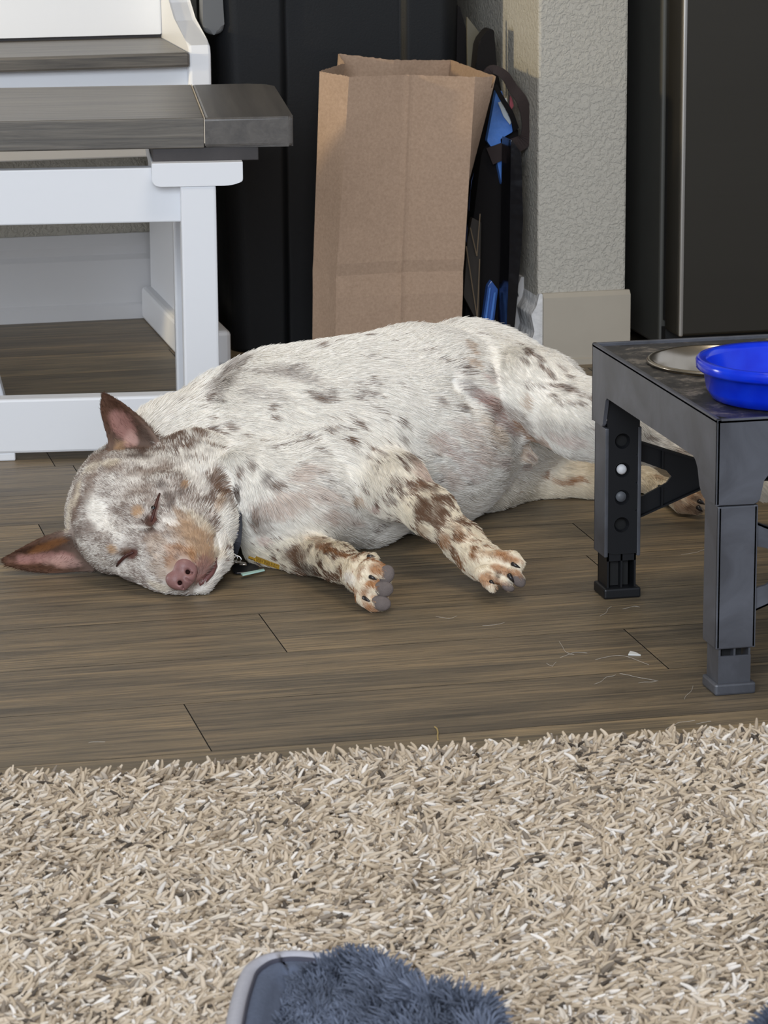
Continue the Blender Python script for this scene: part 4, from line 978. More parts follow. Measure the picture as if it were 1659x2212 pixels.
    # marks: (x, y, half-width, half-height in photo pixels, turn, colour, strength) become patches around surface points
    marks = [
     # back and side
     (578,877,11,6,-35,'brown',.8),(584,899,9,6,-30,'brown',.7),(675,858,34,8,25,'brown',.75),(701,847,12,7,20,'brown',.55),(432,935,22,12,20,'brown',.8),(451,907,12,8,40,'brown',.6),(485,922,16,9,30,'brown',.6),
     (612,940,8,13,15,'grey',.8),(649,955,9,13,20,'grey',.8),(552,955,8,10,10,'brown',.5),(698,922,24,6,-10,'brown',.6),(761,910,18,6,30,'brown',.75),(746,948,14,8,10,'brown',.85),(757,963,9,6,20,'brown',.7),(795,959,16,6,35,'brown',.7),(820,975,16,6,35,'brown',.6),(790,980,12,5,30,'brown',.6),(858,936,12,12,30,'grey',.5),(679,753,12,8,10,'brown',.6),(884,985,20,14,30,'brown',.7),(944,869,18,10,35,'brown',.5),(905,1010,34,20,40,'blush',.8),(960,1030,40,22,40,'blush',.5),(1000,930,50,26,45,'blush',.45),(1040,985,36,20,50,'blush',.5),(930,950,30,20,45,'blush',.4),(870,1000,14,8,40,'brown',.4),
     (600,800,70,14,0,'grey',.35),(640,815,60,12,15,'grey',.4),(470,830,50,30,-40,'grey',.45),(500,790,40,14,-30,'grey',.55),(560,850,60,18,10,'grey',.2),
     # neck and chest
     (765,1071,20,12,10,'tan',.6),(795,1086,12,10,20,'pink',.6),(840,1071,16,10,20,'grey',.7),(843,1030,10,7,10,'brown',.6),(582,1037,16,12,0,'brown',.75),(529,993,9,12,10,'brown',.6),(506,1050,9,28,12,'dark',.85),(507,1004,8,14,20,'brown',.6),(541,1105,12,40,12,'brown',.75),(563,1019,10,14,20,'grey',.6),(600,1075,64,28,0,'blush',.6),(720,1110,70,18,10,'blush',.4),(640,1020,44,16,-20,'blush',.5),(700,1105,16,28,0,'blush',.4),(760,1120,16,28,0,'blush',.4),(680,1060,60,16,20,'blush',.4),(560,1120,18,34,10,'brown',.35),
     (425,965,14,26,20,'brown',.35),(408,980,12,24,30,'brown',.3),(455,985,14,10,30,'grey',.6),
     # thigh
     (1137,758,18,8,35,'brown',.75),(1117,745,14,6,30,'brown',.6),(1169,787,16,7,40,'brown',.75),(1163,771,14,6,40,'brown',.6),(1185,800,14,8,40,'brown',.8),(1192,812,12,6,30,'brown',.6),(1130,775,10,6,20,'brown',.5),(1205,832,26,6,10,'brown',.7),(1221,840,20,7,10,'brown',.7),(1190,830,16,5,5,'grey',.6),(1192,854,10,6,10,'brown',.6),(1205,865,10,7,0,'brown',.6),(1228,867,9,6,0,'brown',.6),(1250,867,10,6,0,'brown',.6),(1275,855,16,8,20,'brown',.8),(1247,849,8,5,0,'brown',.6),(1163,829,12,5,0,'brown',.5),(1137,826,12,5,-20,'grey',.6),(1210,790,16,6,40,'brown',.5),(1225,812,14,6,40,'brown',.5),
     (1006,751,14,24,-35,'tan',.6),(1012,785,20,12,30,'tan',.6),(1055,803,26,16,40,'grey',.5),(1040,815,20,8,40,'pink',.5),(1133,862,10,18,10,'tan',.5),(1023,849,52,13,36,'maroon',.45),(1050,865,50,16,36,'pink',.7),(1088,900,70,28,36,'brown',.5),(1060,930,50,22,45,'tan',.4),(1075,905,50,16,40,'pink',.4),(1150,950,24,14,30,'rust',.7),(1120,925,30,10,36,'rust',.5),(1140,975,24,26,0,'tan',.55),(1142,984,5,8,0,'maroon',.6),(1165,950,22,20,30,'rust',.5),(1130,1005,20,12,20,'pink',.35),(1205,920,60,22,10,'grey',.28),(1220,945,50,14,15,'pink',.3),
     (1176,1024,13,10,15,'rust',.6),(1205,1040,14,8,20,'rust',.6),(1231,1038,14,10,0,'rust',.75),(1248,1036,12,9,0,'rust',.75),(1080,1000,24,20,30,'pink',.3),(1000,1000,50,30,40,'pink',.22),(960,960,40,20,45,'pink',.2),(1400,940,16,7,20,'brown',.6),(1470,975,18,7,20,'brown',.6),(1420,1030,16,8,30,'tan',.5),(1490,1085,40,34,0,'rust',.6),(1505,1100,20,12,20,'dark',.6),(1470,1070,8,22,-20,'cream',.6),(1485,1095,10,8,10,'brown',.7),(1500,1075,14,8,10,'dark',.5),
     # upper foreleg
     (915,1050,30,13,20,'brown',.8),(940,1075,24,14,25,'brown',.85),(905,1085,16,22,20,'brown',.8),(950,1100,24,14,35,'brown',.85),(925,1115,18,14,30,'brown',.75),(900,1040,20,8,20,'brown',.7),(955,1165,14,18,10,'rust',.7),(985,1140,22,10,50,'rust',.5),(960,1130,18,8,30,'brown',.5),(995,1162,22,6,10,'rust',.55),(1010,1150,14,7,10,'rust',.5),(1040,1190,24,6,5,'tan',.7),(1022,1198,12,10,0,'rust',.5),(1060,1195,30,7,-10,'tan',.7),(1095,1203,32,14,20,'rust',.85),(1085,1230,26,10,20,'rust',.8),(1050,1250,18,18,20,'rust',.8),(1084,1264,18,12,20,'rust',.85),(1068,1252,12,8,20,'rust',.7),(1122,1240,10,8,0,'brown',.6),(1120,1250,18,14,20,'grey',.8),(1110,1236,16,10,20,'rust',.7),(1105,1245,10,7,20,'dark',.6),(1075,1240,8,9,20,'dark',.6),(1030,1230,18,10,0,'cream',.6),(1070,1210,18,7,-10,'cream',.6),(1100,1262,18,9,0,'grey',.7),(905,1140,16,10,40,'tan',.4),(1000,1190,10,20,20,'cream',.5),
     # lower foreleg
     (632,1195,44,26,0,'brown',.8),(660,1225,40,18,5,'dark',.7),(610,1180,16,10,0,'grey',.5),(700,1180,30,9,20,'rust',.75),(735,1195,24,7,25,'rust',.6),(680,1165,26,7,10,'tan',.5),(765,1205,16,8,20,'rust',.5),(720,1215,16,8,20,'cream',.7),(755,1245,22,14,25,'white',.7),(782,1225,12,7,-20,'rust',.6),(775,1243,6,14,0,'rust',.5),(815,1226,26,16,-10,'rust',.9),(804,1260,22,10,-20,'rust',.9),(786,1280,12,20,10,'rust',.8),(800,1312,22,12,20,'rust',.85),(812,1290,14,8,0,'rust',.7),(840,1225,14,8,20,'rust',.6),(796,1275,10,10,0,'cream',.6),(788,1235,6,24,10,'cream',.8),(856,1265,9,36,10,'white',.9),(640,1150,40,12,10,'grey',.3),(560,1160,20,14,20,'pink',.4),
     # face
     (210,1106,26,46,-30,'white',.85),(238,1138,24,14,20,'white',.6),(196,1078,14,22,-20,'white',.5),(250,1120,18,10,10,'white',.4),(297,1106,14,13,0,'tan',.95),(243,1186,14,12,10,'tan',.9),(210,1185,10,14,10,'white',.5),(425,1170,64,38,30,'tan',.72),(350,1185,46,24,35,'tan',.3),(440,1200,34,28,20,'tan',.75),(395,1195,40,18,20,'rust',.5),(372,1215,16,24,30,'rust',.55),(345,1230,30,26,20,'tan',.35),(470,1200,14,26,0,'cream',.7),(438,1222,18,20,30,'nosep',.7),(455,1236,8,26,32,'maroon',.75),(436,1250,18,13,30,'nosep',.85),(468,1166,9,12,-20,'dark',.75),(415,1150,44,12,35,'tan',.55),(430,1130,50,10,40,'cream',.5),(400,1120,34,9,40,'tan',.5),
     (460,1000,16,50,-20,'white',.6),(420,1030,24,50,-25,'white',.75),(395,1005,24,26,-20,'white',.6),(399,1050,9,8,0,'tan',.9),(365,1078,12,26,-20,'dark',.6),(350,1050,10,14,-30,'dark',.5),(385,1068,10,10,0,'dark',.35),(470,1045,12,40,-16,'brown',.75),(488,1085,9,26,-16,'brown',.65),(470,1095,10,26,10,'tan',.5),(485,1130,16,36,0,'white',.9),(475,1170,14,30,8,'white',.85),(465,1240,14,34,18,'white',.85),(440,1274,20,10,-20,'white',.8),(400,1285,34,7,5,'white',.7),(350,1268,30,8,20,'cream',.5),(328,1128,18,16,0,'maroon',.95),(322,1142,20,11,0,'dark',.9),(318,1128,12,10,0,'dark',.7),(275,1252,36,9,3,'dark',.55),(338,1095,7,36,14,'maroon',.8),(286,1196,20,13,-20,'maroon',.95),(270,1190,18,8,-20,'brown',.6),(262,1212,20,6,-45,'maroon',.7),(268,1226,26,12,-30,'white',.45),(300,1140,30,6,5,'white',.5),(345,1140,16,7,10,'white',.4),(370,1128,22,7,20,'white',.7),
     (200,1010,24,20,-40,'cream',.45),(215,985,30,18,-30,'brown',.5),(195,1050,14,50,10,'brown',.5),(165,1080,14,56,10,'brown',.65),(250,1010,30,14,-10,'brown',.5),(300,1060,40,12,-20,'brown',.3),(190,1140,24,20,20,'grey',.5),(170,1060,6,40,10,'cream',.6),(150,1115,7,40,10,'cream',.6),(165,1150,18,16,0,'grey',.5),(240,1000,24,10,-10,'cream',.5),(330,1000,70,14,-4,'white',.5),(290,1035,20,10,-20,'white',.5),(255,1050,22,20,-20,'white',.35),(310,1020,40,10,-10,'brown',.35),(355,1010,20,12,20,'brown',.4),
     # inside of the ears
     (268,920,26,40,-28,'earp',.8),(285,955,16,26,-10,'pink',.8),(310,975,14,20,20,'earb',.7),(300,985,30,10,0,'dark',.6),(262,968,16,22,0,'tan',.6),(90,1205,70,14,-3,'earp',.85),(130,1213,46,14,6,'pink',.7),(100,1180,50,10,-20,'rust',.55),(60,1228,60,7,3,'earb',.7),
    ]
    MK = []
    for (x, y, a, b_, rot, cn, st) in marks:
        c = spot3(x, y)
        if c is None: continue
        s_ = float((c-CAMP)@_f)/FPX; cr, sr = math.cos(math.radians(rot)), math.sin(math.radians(rot))
        MK.append((c, CR*cr+CD*sr, -CR*sr+CD*cr, a*s_, b_*s_, C_[cn], st))
    seg_p = np.array([s_[0] for s_ in SEG]); seg_q = np.array([s_[1] for s_ in SEG]); kinds = [s_[5] for s_ in SEG]
    sr1 = np.array([s_[2] for s_ in SEG]); sr2 = np.array([s_[3] for s_ in SEG]); fl_ = np.array([s_[4] for s_ in SEG])
    def weights(p):
        v = seg_q-seg_p; L2 = (v*v).sum(1)
        t = np.clip(((p[:, None]-seg_p[None])*v[None]).sum(2)/L2[None], 0, 1)
        d = np.linalg.norm(p[:, None]-seg_p[None]-t[..., None]*v[None], axis=2)-(sr1+(sr2-sr1)*t)
        w = np.exp(-np.maximum(d, 0)/0.010); return w/(w.sum(1)[:, None]+1e-9), v/np.sqrt(L2)[:, None]
    KS = sorted(set(kinds)); km = np.array([[1.0 if k == kk else 0.0 for kk in KS] for k in kinds])
    # coat mix by region: share of brown hairs, brown tone, base tone
    pb = dict(body=.17, neck=.20, chest=.17, belly=.12, foreleg=.42, foreleg_low=.32, thigh=.08, hind=.06, paw=.22, paw_low=.25, face=.55, jaw=.22, ear=1.0)
    tone = dict(body='grey', neck='grey', chest='grey', belly='grey', foreleg='brown', foreleg_low='brown', thigh='grey', hind='tan', paw='rust', paw_low='rust', face='grey', jaw='brown', ear='earb')
    basec = dict(body='white', neck='white', chest='white', belly='white', foreleg='cream', foreleg_low='cream', thigh='white', hind='cream', paw='cream', paw_low='cream', face='white', jaw='white', ear='earb')
    PB = np.array([pb[k] for k in KS]); TN = np.array([C_[tone[k]] for k in KS]); BS = np.array([C_[basec[k]] for k in KS])
    def coat(p, w, rnd):
        kw = w@km; T_ = CR*0.9+CD*0.35; T_ = T_/np.linalg.norm(T_); ps = p-np.outer(p@T_, T_)*0.62
        n1 = vnoise(ps, 62, 1); n2 = vnoise(ps, 150, 2)
        pbv = kw@PB; f = 0.55*n1+0.45*n2
        amt = np.clip((f-(1-pbv)*0.98+0.14)/0.16, 0, 1)*np.clip(pbv*2.2+0.25, 0, 1)
        fc = np.clip(kw[:, KS.index('face')], 0, 1)
        lg_ = np.clip(kw[:, KS.index('foreleg')]+kw[:, KS.index('foreleg_low')], 0, 1); n5 = vnoise(p, 75, 12)*0.5+vnoise(p, 170, 13)*0.5
        amt = np.where(lg_ > 0.4, np.clip((n5-(0.98-pbv)*0.98+0.10)/0.10, 0, 1)*0.85, amt)
        amt = np.where(fc > 0.5, np.clip(0.64+(n2-0.5)*0.55+(n1-.5)*0.5, 0.05, 0.95), amt)
        earw = kw[:, KS.index('ear')]; amt = np.where(earw > 0.5, 1, amt)
        base = kw@BS; ton = kw@TN
        if rnd is not None: amt = (rnd < amt).astype(float)*0.85+amt*0.15
        c = base*(1-amt[:, None])+ton*amt[:, None]
        edge = (vnoise(p, 150, 4)-0.5)*0.9+(vnoise(p, 60, 9)-.5)*0.7
        for (ctr, u, v, a, b_, cc, st) in MK:
            d = p-ctr; near = (d*d).sum(1) < (2.0*max(a, b_)+0.01)**2
            if not near.any(): continue
            dn = d[near]; q = (dn@u/a)**2+(dn@v/b_)**2+(dn@CF/(max(a, b_)*1.2+0.01))**2
            m_ = np.clip((1.25+edge[near]-q)/0.9, 0, 1)*st
            if rnd is not None: m_ = np.clip(m_+(rnd[near]-0.5)*0.5*(m_ > 0.05)*(m_ < 0.95), 0, 1)
            c[near] = c[near]*(1-m_[:, None])+cc*m_[:, None]
        return c
    # body mesh
    mt, nt, b = new_mat('dog_skin'); at = N(nt, 'ShaderNodeAttribute'); at.attribute_name = 'tint'
    nt.links.new(at.outputs['Color'], b.inputs['Base Color']); b.inputs['Roughness'].default_value = 0.75; b.inputs['Specular IOR Level'].default_value = 0.2
    root = thing('dog', 'white and brown speckled cattle dog asleep on its side on the wood floor', 'dog', (0.86, 3.62, 0))
    body = np_object('body', V, Q, mt, root)
    wV = np.concatenate([weights(V[i:i+20000])[0] for i in range(0, len(V), 20000)])
    cV = coat(V, wV, None); ca = body.data.color_attributes.new('tint', 'FLOAT_COLOR', 'POINT')
    ca.data.foreach_set('color', np.concatenate([cV, np.ones((len(V), 1))], 1).astype(np.float32).ravel())
    # ---------------- fur
    tri = np.concatenate([Q[:, [0, 1, 2]], Q[:, [0, 2, 3]]]); a, b_, c = V[tri[:, 0]], V[tri[:, 1]], V[tri[:, 2]]
    ar = np.linalg.norm(np.cross(b_-a, c-a), axis=1)/2; ctr = (a+b_+c)/3
    headw = ((ctr-P(300, 1120, 3.55))**2).sum(1) < 0.16**2
    legw = (ctr[:, 2] < 0.11) & (((ctr-P(950, 1150, 3.52))**2).sum(1) < 0.17**2) | (((ctr-P(740, 1220, 3.48))**2).sum(1) < 0.13**2)
    nrm = np.cross(b_-a, c-a); nrm /= np.linalg.norm(nrm, axis=1)[:, None]+1e-12
    facing = (nrm*(CAMP-ctr)).sum(1) > -0.6
    dens = ar*np.where(headw, 2.3, 1.0)*np.where(legw, 1.8, 1.0)*(ctr[:, 2] > 0.003)*np.where(facing, 1.0, 0.45)
    n = 460000; idx = rng.choice(len(tri), n, p=dens/dens.sum()); u, v = rng.random(n), rng.random(n); m_ = u+v > 1; u[m_], v[m_] = 1-u[m_], 1-v[m_]
    p = a[idx]+(b_-a)[idx]*u[:, None]+(c-a)[idx]*v[:, None]
    nn = Fd.normals(p)
    ww = np.concatenate([weights(p[i:i+20000])[0] for i in range(0, n, 20000)]); dv = weights(p[:1])[1]
    ln = ww@fl_; flow = ww@dv
    # gravity and swirl
    sw = np.stack([vnoise(p, 16, 21)-.5, vnoise(p, 16, 22)-.5, vnoise(p, 16, 23)-.5], 1)*0.55+np.stack([vnoise(p, 55, 24)-.5, vnoise(p, 55, 25)-.5, vnoise(p, 55, 26)-.5], 1)*0.5
    flow = flow+sw*1.0+np.array([0, 0, -0.30])
    flow -= nn*(flow*nn).sum(1)[:, None]; flow /= np.linalg.norm(flow, axis=1)[:, None]+1e-9
    # bare places: nose, eye slits, lips, ear insides
    keep = np.ones(n, bool)
    for (x, y, r) in ((394, 1243, 31), (402, 1222, 18), (376, 1258, 20), (328, 1122, 8), (336, 1096, 6), (343, 1072, 5), (284, 1197, 7), (268, 1206, 6), (254, 1220, 5), (446, 1250, 9), (458, 1230, 8), (430, 1262, 8), (836, 1240, 14), (830, 1271, 18), (825, 1303, 18)):
        cpt = spot3(x, y)
        if cpt is not None: keep &= np.linalg.norm(p-cpt, axis=1) > r*3.5/FPX
    earw = (ww@km)[:, KS.index('ear')]; keep &= ~((earw > 0.6) & (rng.random(n) < 0.35))
    p, nn, ln, flow, ww = p[keep], nn[keep], ln[keep], flow[keep], ww[keep]; n = len(p)
    ln = ln*rng.uniform(0.65, 1.15, n); lift = rng.uniform(0.12, 0.42, n)
    clump = vnoise(p, 190, 31)-0.5; lift = np.clip(lift+clump*0.35, 0.05, 0.7)
    d0 = flow*np.sqrt(1-lift**2)[:, None]+nn*lift[:, None]+rng.normal(0, 0.10, (n, 3))
    K = 4; pts = np.zeros((n, K, 3)); pts[:, 0] = p-nn*0.0006
    for k in range(1, K):
        d = d0*(1-0.25*k)+flow*0.25*k; d /= np.linalg.norm(d, axis=1)[:, None]; pts[:, k] = pts[:, k-1]+d*(ln/(K-1))[:, None]
    pts[:, :, 2] = np.maximum(pts[:, :, 2], 0.0008)
    col = coat(p, ww, rng.random(n))*rng.uniform(0.86, 1.06, n)[:, None]; col = np.concatenate([np.clip(col, 0, 1), np.ones((n, 1))], 1)
    short = np.clip(ln/0.014, 0.55, 1.0)
    rad = (0.00030*short)[:, None]*np.array([1.0, 0.95, 0.7, 0.25])[None]
    fur = hair_object('fur', pts, rad, col, strand_mat('dog_fur', 0.65, 0.15), root)
    # ---------------- nose
    zn = 3.462; sc = zn/FPX
    nc = P(392, 1243, zn); Nf = Field(nc-0.032, nc+0.032, 0.0009)
    hpt = spot3(392, 1243); zn = float((hpt-CAMP)@_f)+0.004
    def B(x, y, r, dz, k=0.006, cut=False): Nf.ball(P(x, y, zn+dz), r*zn/FPX, k, cut)
    Nf.cone(P(400, 1226, zn), P(382, 1254, zn), 22*zn/FPX, 20*zn/FPX, 0.006)
    B(392, 1222, 15, -0.002); B(372, 1250, 13, -0.001); B(408, 1246, 15, -0.004); B(396, 1262, 13, -0.004); B(417, 1232, 8, -0.002); B(402, 1250, 12, -0.007)
    Nf.cone(P(407, 1234, zn-0.016), P(404, 1238, zn+0.002), 0.0030, 0.0018, 0.003, True); Nf.cone(P(409, 1240, zn-0.013), P(417, 1238, zn-0.006), 0.0014, 0.0010, 0.002, True)
    Nf.cone(P(389, 1260, zn-0.016), P(388, 1258, zn+0.002), 0.0028, 0.0018, 0.003, True); Nf.cone(P(392, 1265, zn-0.012), P(396, 1271, zn-0.006), 0.0013, 0.0010, 0.002, True)
    Nf.cone(P(402, 1250, zn-0.0135), P(420, 1262, zn-0.007), 0.0007, 0.0007, 0.002, True)
    NV, NQ = Nf.mesh(); NV = smooth_mesh(NV, NQ, 2, 0.4)
    M_nose = simple('pink_brown_nose_leather', srgb(140, 102, 98), 0.42, spec=0.4, noise_amt=0.16, noise_scale=90, bump=0.35, bump_scale=900, dist=0.0006)
    np_object('nose', NV, NQ, M_nose, root)['label'] = 'pinkish brown nose'
    M_nos = simple('dark_nostril', srgb(40, 22, 20), 0.9, spec=0.05)
    for x_, y_ in ((406, 1236), (389, 1260)):
        bm = bmesh.new(); bmesh.ops.create_uvsphere(bm, u_segments=16, v_segments=10, radius=0.0025, matrix=Matrix.Translation(Vector(P(x_, y_, zn-0.0066)))); link('nostril', bm, M_nos, root, smooth=True)
    # ---------------- eyes, claws, pads
    M_eye = simple('wet_dark_eye', srgb(18, 12, 10), 0.06, spec=0.8)
    M_claw = simple('dark_claw_horn', srgb(40, 36, 36), 0.25); M_pad = simple('grey_paw_leather', srgb(104, 94, 90), 0.8, noise_amt=0.15, noise_scale=120, bump=0.5, bump_scale=900, dist=0.001)
    M_lip = simple('dark_pink_lip', srgb(112, 70, 66), 0.5, bump=0.3, bump_scale=500, dist=0.001); M_lid = simple('dark_eyelid', srgb(74, 40, 34), 0.5)
    def lidline(pts, r, mat, name):
        pr = [spot3(*q) for q in pts]; pr = [q for q in pr if q is not None]; bm = bmesh.new(); k = len(pr)
        add_tube(bm, [q-CF*0.0004 for q in pr], [r*(0.35+0.65*math.sin(math.pi*(i+0.5)/k)) for i in range(k)], 8); return link(name, bm, mat, root, smooth=True)
    lidline([(466, 1204), (464, 1222), (456, 1238), (444, 1252), (430, 1263)], 0.0036, M_lip, 'lip'); lidline([(345, 1066), (340, 1080), (335, 1096), (331, 1112), (327, 1126)], 0.0019, M_lid, 'eyelid'); lidline([(252, 1223), (259, 1213), (267, 1205), (277, 1198), (288, 1193)], 0.0019, M_lid, 'eyelid')
    bm = bmesh.new(); e = spot3(331, 1098)-CF*0.0002; bmesh.ops.create_uvsphere(bm, u_segments=20, v_segments=12, radius=0.0030, matrix=Matrix.Translation(Vector(e+CF*0.0006)))
    link('eye', bm, M_eye, root, smooth=True)
    def claw(x0, y0, x1, y1, r=0.0024, out=0.0013):
        a_, b2 = spot3(x0, y0), spot3(x1, y1)
        if a_ is None: return
        if b2 is None: b2 = a_+(P(x1, y1, 3.45)-P(x0, y0, 3.45))
        mid = (a_+b2)/2-CF*out; bm = bmesh.new(); add_tube(bm, [a_+CF*0.003, a_-CF*0.001, mid, b2-CF*out*0.5], [r, r*0.95, r*0.75, r*0.2], 10); link('claw', bm, M_claw, root, smooth=True)
    claw(1107, 1218, 1124, 1227); claw(1060, 1256, 1074, 1276); claw(1100, 1243, 1110, 1258, 0.003); claw(1000, 1240, 1008, 1262, 0.003); claw(800, 1246, 814, 1252); claw(786, 1291, 800, 1300); claw(797, 1203, 811, 1202, 0.003)
    claw(1510, 1082, 1522, 1090, 0.003); claw(1508, 1096, 1518, 1106, 0.003)
    def pad(x, y, rx, ry, th, rot=0):
        c = spot3(x, y)
        if c is None: return
        c = c+CF*(th-0.0016); s_ = float((c-CAMP)@_f)/FPX; cr, sr = math.cos(rot), math.sin(rot)
        Mx = np.stack([CR*cr+CD*sr, -CR*sr+CD*cr, CF]); bm = bmesh.new(); bmesh.ops.create_uvsphere(bm, u_segments=28, v_segments=18, radius=1.0)
        for v_ in bm.verts:
            q = np.array(v_.co)*np.array([rx*s_, ry*s_, th]); w_ = c+q@Mx; v_.co = w_
        link('paw_pad', bm, M_pad, root, smooth=True)
    pad(835, 1241, 17, 21, 0.0042, 0.3); pad(829, 1272, 21, 18, 0.0042, 0.1); pad(823, 1303, 22, 17, 0.0042, 0.2); pad(1121, 1254, 17, 13, 0.004, 0.8); pad(1098, 1270, 14, 8, 0.004, 0.3)
    # ---------------- collar and tags
    M_band = simple('dark_navy_webbing', srgb(26, 28, 38), 0.7, bump=0.3, bump_scale=400, dist=0.001); M_bluev = simple('blue_vinyl', srgb(58, 100, 176), 0.4)
    collar = thing('dog_collar', 'dark collar with metal tags around the sleeping dog\'s neck', 'collar', P(505, 1170, 3.56))
    bm = bmesh.new(); ring = [(488, 1020, 3.60), (500, 1060, 3.565), (507, 1100, 3.55), (510, 1135, 3.545), (507, 1170, 3.54), (498, 1200, 3.545)]
    pr0 = [Vector(P(*q)) for q in ring]; pr = []
    for q0, q1 in zip(pr0, pr0[1:]): pr += [q0.lerp(q1, t_/6) for t_ in range(6)]
    pr.append(pr0[-1]); rows = []
    for i, q in enumerate(pr):
        tg = (pr[min(i+1, len(pr)-1)]-pr[max(i-1, 0)]).normalized(); s_ = tg.cross(Vector(CF)).normalized()
        rows.append([bm.verts.new(q+s_*0.007), bm.verts.new(q-s_*0.007), bm.verts.new(q-s_*0.007+Vector(CF)*0.003), bm.verts.new(q+s_*0.007+Vector(CF)*0.003)])
    for r1, r2 in zip(rows, rows[1:]):
        for k in range(4): bm.faces.new((r1[k], r1[(k+1) % 4], r2[(k+1) % 4], r2[k]))
    bm.faces.new(rows[0][::-1]); bm.faces.new(rows[-1])
    link('strap', bm, M_band, collar, smooth=False)
    bm = bmesh.new(); bmesh.ops.create_uvsphere(bm, u_segments=20, v_segments=12, radius=1.0, matrix=Matrix.Translation(Vector(P(509, 1162, 3.545))) @ Matrix.Diagonal((0.0045, 0.003, 0.008, 1)))
    link('blue_tag', bm, M_bluev, collar, smooth=True)
    M_metal = simple('tag_steel', srgb(170, 168, 166), 0.28, metal=1.0); M_darktag = simple('smoky_tag', srgb(66, 66, 70), 0.3, metal=0.6); M_gold = simple('gold_anodised_tag', srgb(206, 168, 72), 0.34, metal=1.0, bump=0.4, bump_scale=500, dist=0.001); M_mint = simple('mint_enamel_edge', srgb(186, 224, 214), 0.3)
    bm = bmesh.new()
    for cx_, cy_, r_, zz in ((502, 1205, 0.0055, 3.535), (512, 1208, 0.0045, 3.53)):
        c3 = Vector(P(cx_, cy_, zz)); add_tube(bm, [c3+Vector(CR)*math.cos(t)*r_+Vector((0, 0.3, 1)).normalized()*math.sin(t)*r_*0.8 for t in np.linspace(0, 2*math.pi, 22)], 0.0008, 6, False)
    link('split_ring', bm, M_metal, collar, smooth=True)
    def plate(pts, z, th, mat, name, parent=collar, tilt=0.0):
        g = [W.fl(x, y, z) for x, y in pts]; bm = bmesh.new(); add_prism(bm, [(q[0], q[1]) for q in g], 2, z, z+th, 0.0003, 1); return link(name, bm, mat, parent)
    plate(rounded([(500, 1223), (545, 1219), (562, 1229), (545, 1239), (504, 1241)], 8, 4), 0.0015, 0.002, M_darktag, 'smoky_tag')
    plate([(520, 1241), (570, 1231), (572, 1234), (524, 1245)], 0.0037, 0.0016, M_mint, 'mint_tag')
    bm = bmesh.new(); add_tube(bm, [P(500, 1210, 3.52), P(516, 1214, 3.51), P(530, 1217, 3.505), P(533, 1220, 3.502), P(518, 1219, 3.505)], 0.0011, 8); link('hook', bm, M_metal, collar, smooth=True)
    # gold tag: a slim plate standing on its long edge
    cor = [(553, 1202), (604, 1221), (603, 1230), (548, 1212)]
    zc = 3.495; f3 = [Vector(P(x, y, zc-0.00025*(x-553))) for x, y in cor]; bm = bmesh.new()
    back_ = [q+Vector(CF)*0.0018+Vector((0, 0, 0.0004)) for q in f3]; A_ = [bm.verts.new(q) for q in f3]; B_ = [bm.verts.new(q) for q in back_]
    bm.faces.new(A_); bm.faces.new(B_[::-1])
    for k in range(4): bm.faces.new((A_[k], B_[k], B_[(k+1) % 4], A_[(k+1) % 4]))
    gt = link('gold_tag', bm, M_gold, collar)
    bm = bmesh.new(); rr = random.Random(3)
    for row in range(3):
        for i in range(9):
            u0, v0 = 0.10+0.092*i, 0.22+0.24*row
            if rr.random() < 0.2: continue
            def uv(u, v): return (f3[0].lerp(f3[1], u)).lerp(f3[3].lerp(f3[2], u), v)-Vector(CF)*0.0004
            w_ = rr.uniform(0.04, 0.075); q = [uv(u0, v0), uv(u0+w_, v0), uv(u0+w_*rr.uniform(.5, 1), v0+0.14), uv(u0+w_*rr.uniform(0, .4), v0+0.14)]
            bm.faces.new([bm.verts.new(t_) for t_ in q])
    link('engraving', bm, simple('engraved_gold', srgb(120, 92, 34), 0.5, metal=0.5), gt)
    bm = bmesh.new(); add_tube(bm, [P(538, 1204, 3.50), P(552, 1209, 3.496)], 0.0016, 8); link('lug', bm, M_gold, gt)
build_dog()

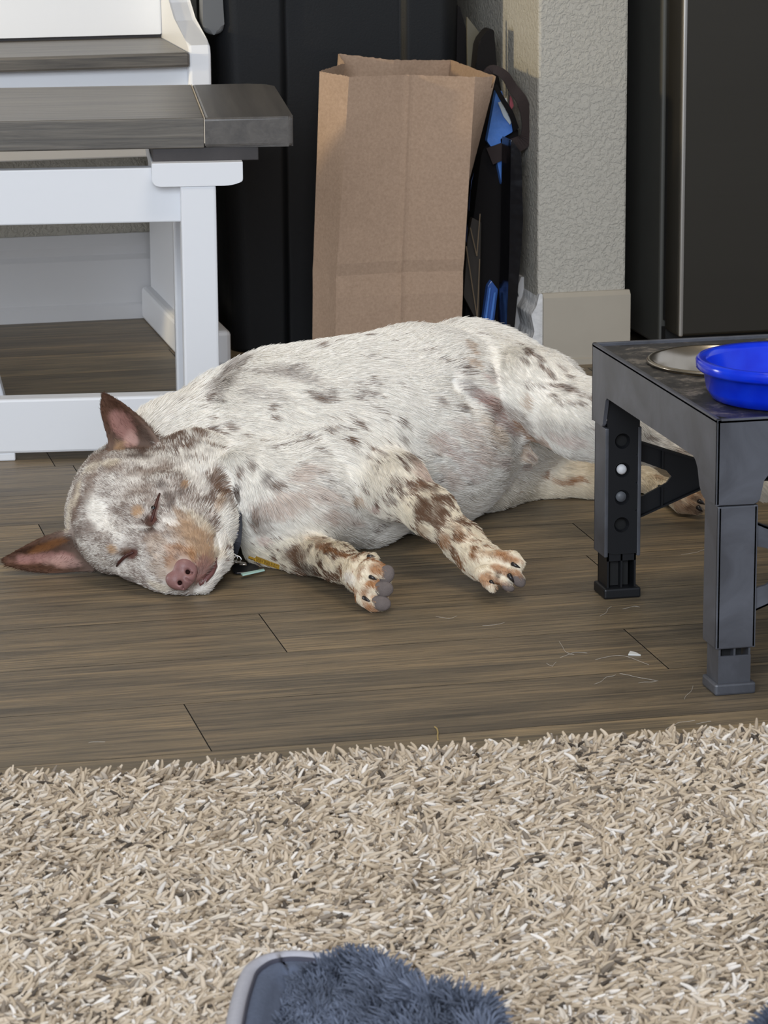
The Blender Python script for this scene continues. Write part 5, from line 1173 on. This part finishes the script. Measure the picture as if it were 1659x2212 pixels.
# ------------------------------------------------------------------ crumbs and stray hairs on the floor
def floor_bit(name, label, pts, th, col, cat):
    g = [W.fl(x, y, 0) for x, y in pts]; bm = bmesh.new(); add_prism(bm, [(q[0], q[1]) for q in g], 2, 0.0002, 0.0002+th, 0.0)
    tag(link(name, bm, simple(name+'_surface', col, 0.6)), label, cat)
floor_bit('paper_scrap', 'small white scrap beside the front leg of the bowl stand', [(1357, 1416), (1361, 1409), (1372, 1411), (1384, 1417)], 0.0012, srgb(214, 214, 210), 'scrap')
bm = bmesh.new(); add_tube(bm, [W.fl(x, y, 0.0012) for x, y in ((939, 1570), (944, 1574), (946, 1582), (945, 1590), (946, 1598))], 0.0007, 6)
tag(link('straw_bit', bm, simple('pale_straw', srgb(170, 146, 92), 0.7)), 'thin pale straw bit on the floor just beyond the rug', 'straw')
def stray():
    strands = [[(1345,1316),(1370,1308),(1385,1312)],[(1300,1330),(1310,1322),(1318,1310)],[(1210,1420),(1240,1408),(1270,1410)],[(1285,1425),(1330,1415),(1360,1420),(1400,1436)],[(1340,1455),(1380,1464),(1420,1470)],[(1378,1475),(1398,1474),(1420,1470)],[(1435,1575),(1460,1563),(1497,1556)],[(1505,1564),(1520,1560),(1537,1558)],[(1285,1478),(1310,1462),(1330,1458)],[(1045,1352),(1070,1350),(1090,1344)],[(1210,1385),(1225,1412),(1240,1414)],[(1470,1198),(1500,1195),(1527,1186)],[(1475,1510),(1490,1495),(1500,1480)],[(940,1333),(975,1336),(985,1330)],[(190,1605),(205,1602),(225,1603)],[(1180,1432),(1190,1440),(1200,1430)]]
    K = 6; pts = []
    for s_ in strands:
        q = np.array([W.fl(x, y, 0.0012) for x, y in s_]); t = np.linspace(0, len(q)-1, K); i = np.minimum(t.astype(int), len(q)-2); f = (t-i)[:, None]
        pts.append(q[i]*(1-f)+q[i+1]*f+np.concatenate([rng.normal(0, 0.0008, (K, 2)), np.zeros((K, 1))], 1))
    pts = np.array(pts); n = len(pts)
    o = hair_object('shed_fur', pts, np.full((n, K), 0.00011), np.tile(np.array([[0.66, 0.63, 0.58, 1]]), (n, 1)), strand_mat('shed_hair', 0.6, 0.2))
    tag(o, 'fine pale shed dog hairs scattered on the floor by the stand', 'dog hair', None, 'stuff')
stray()
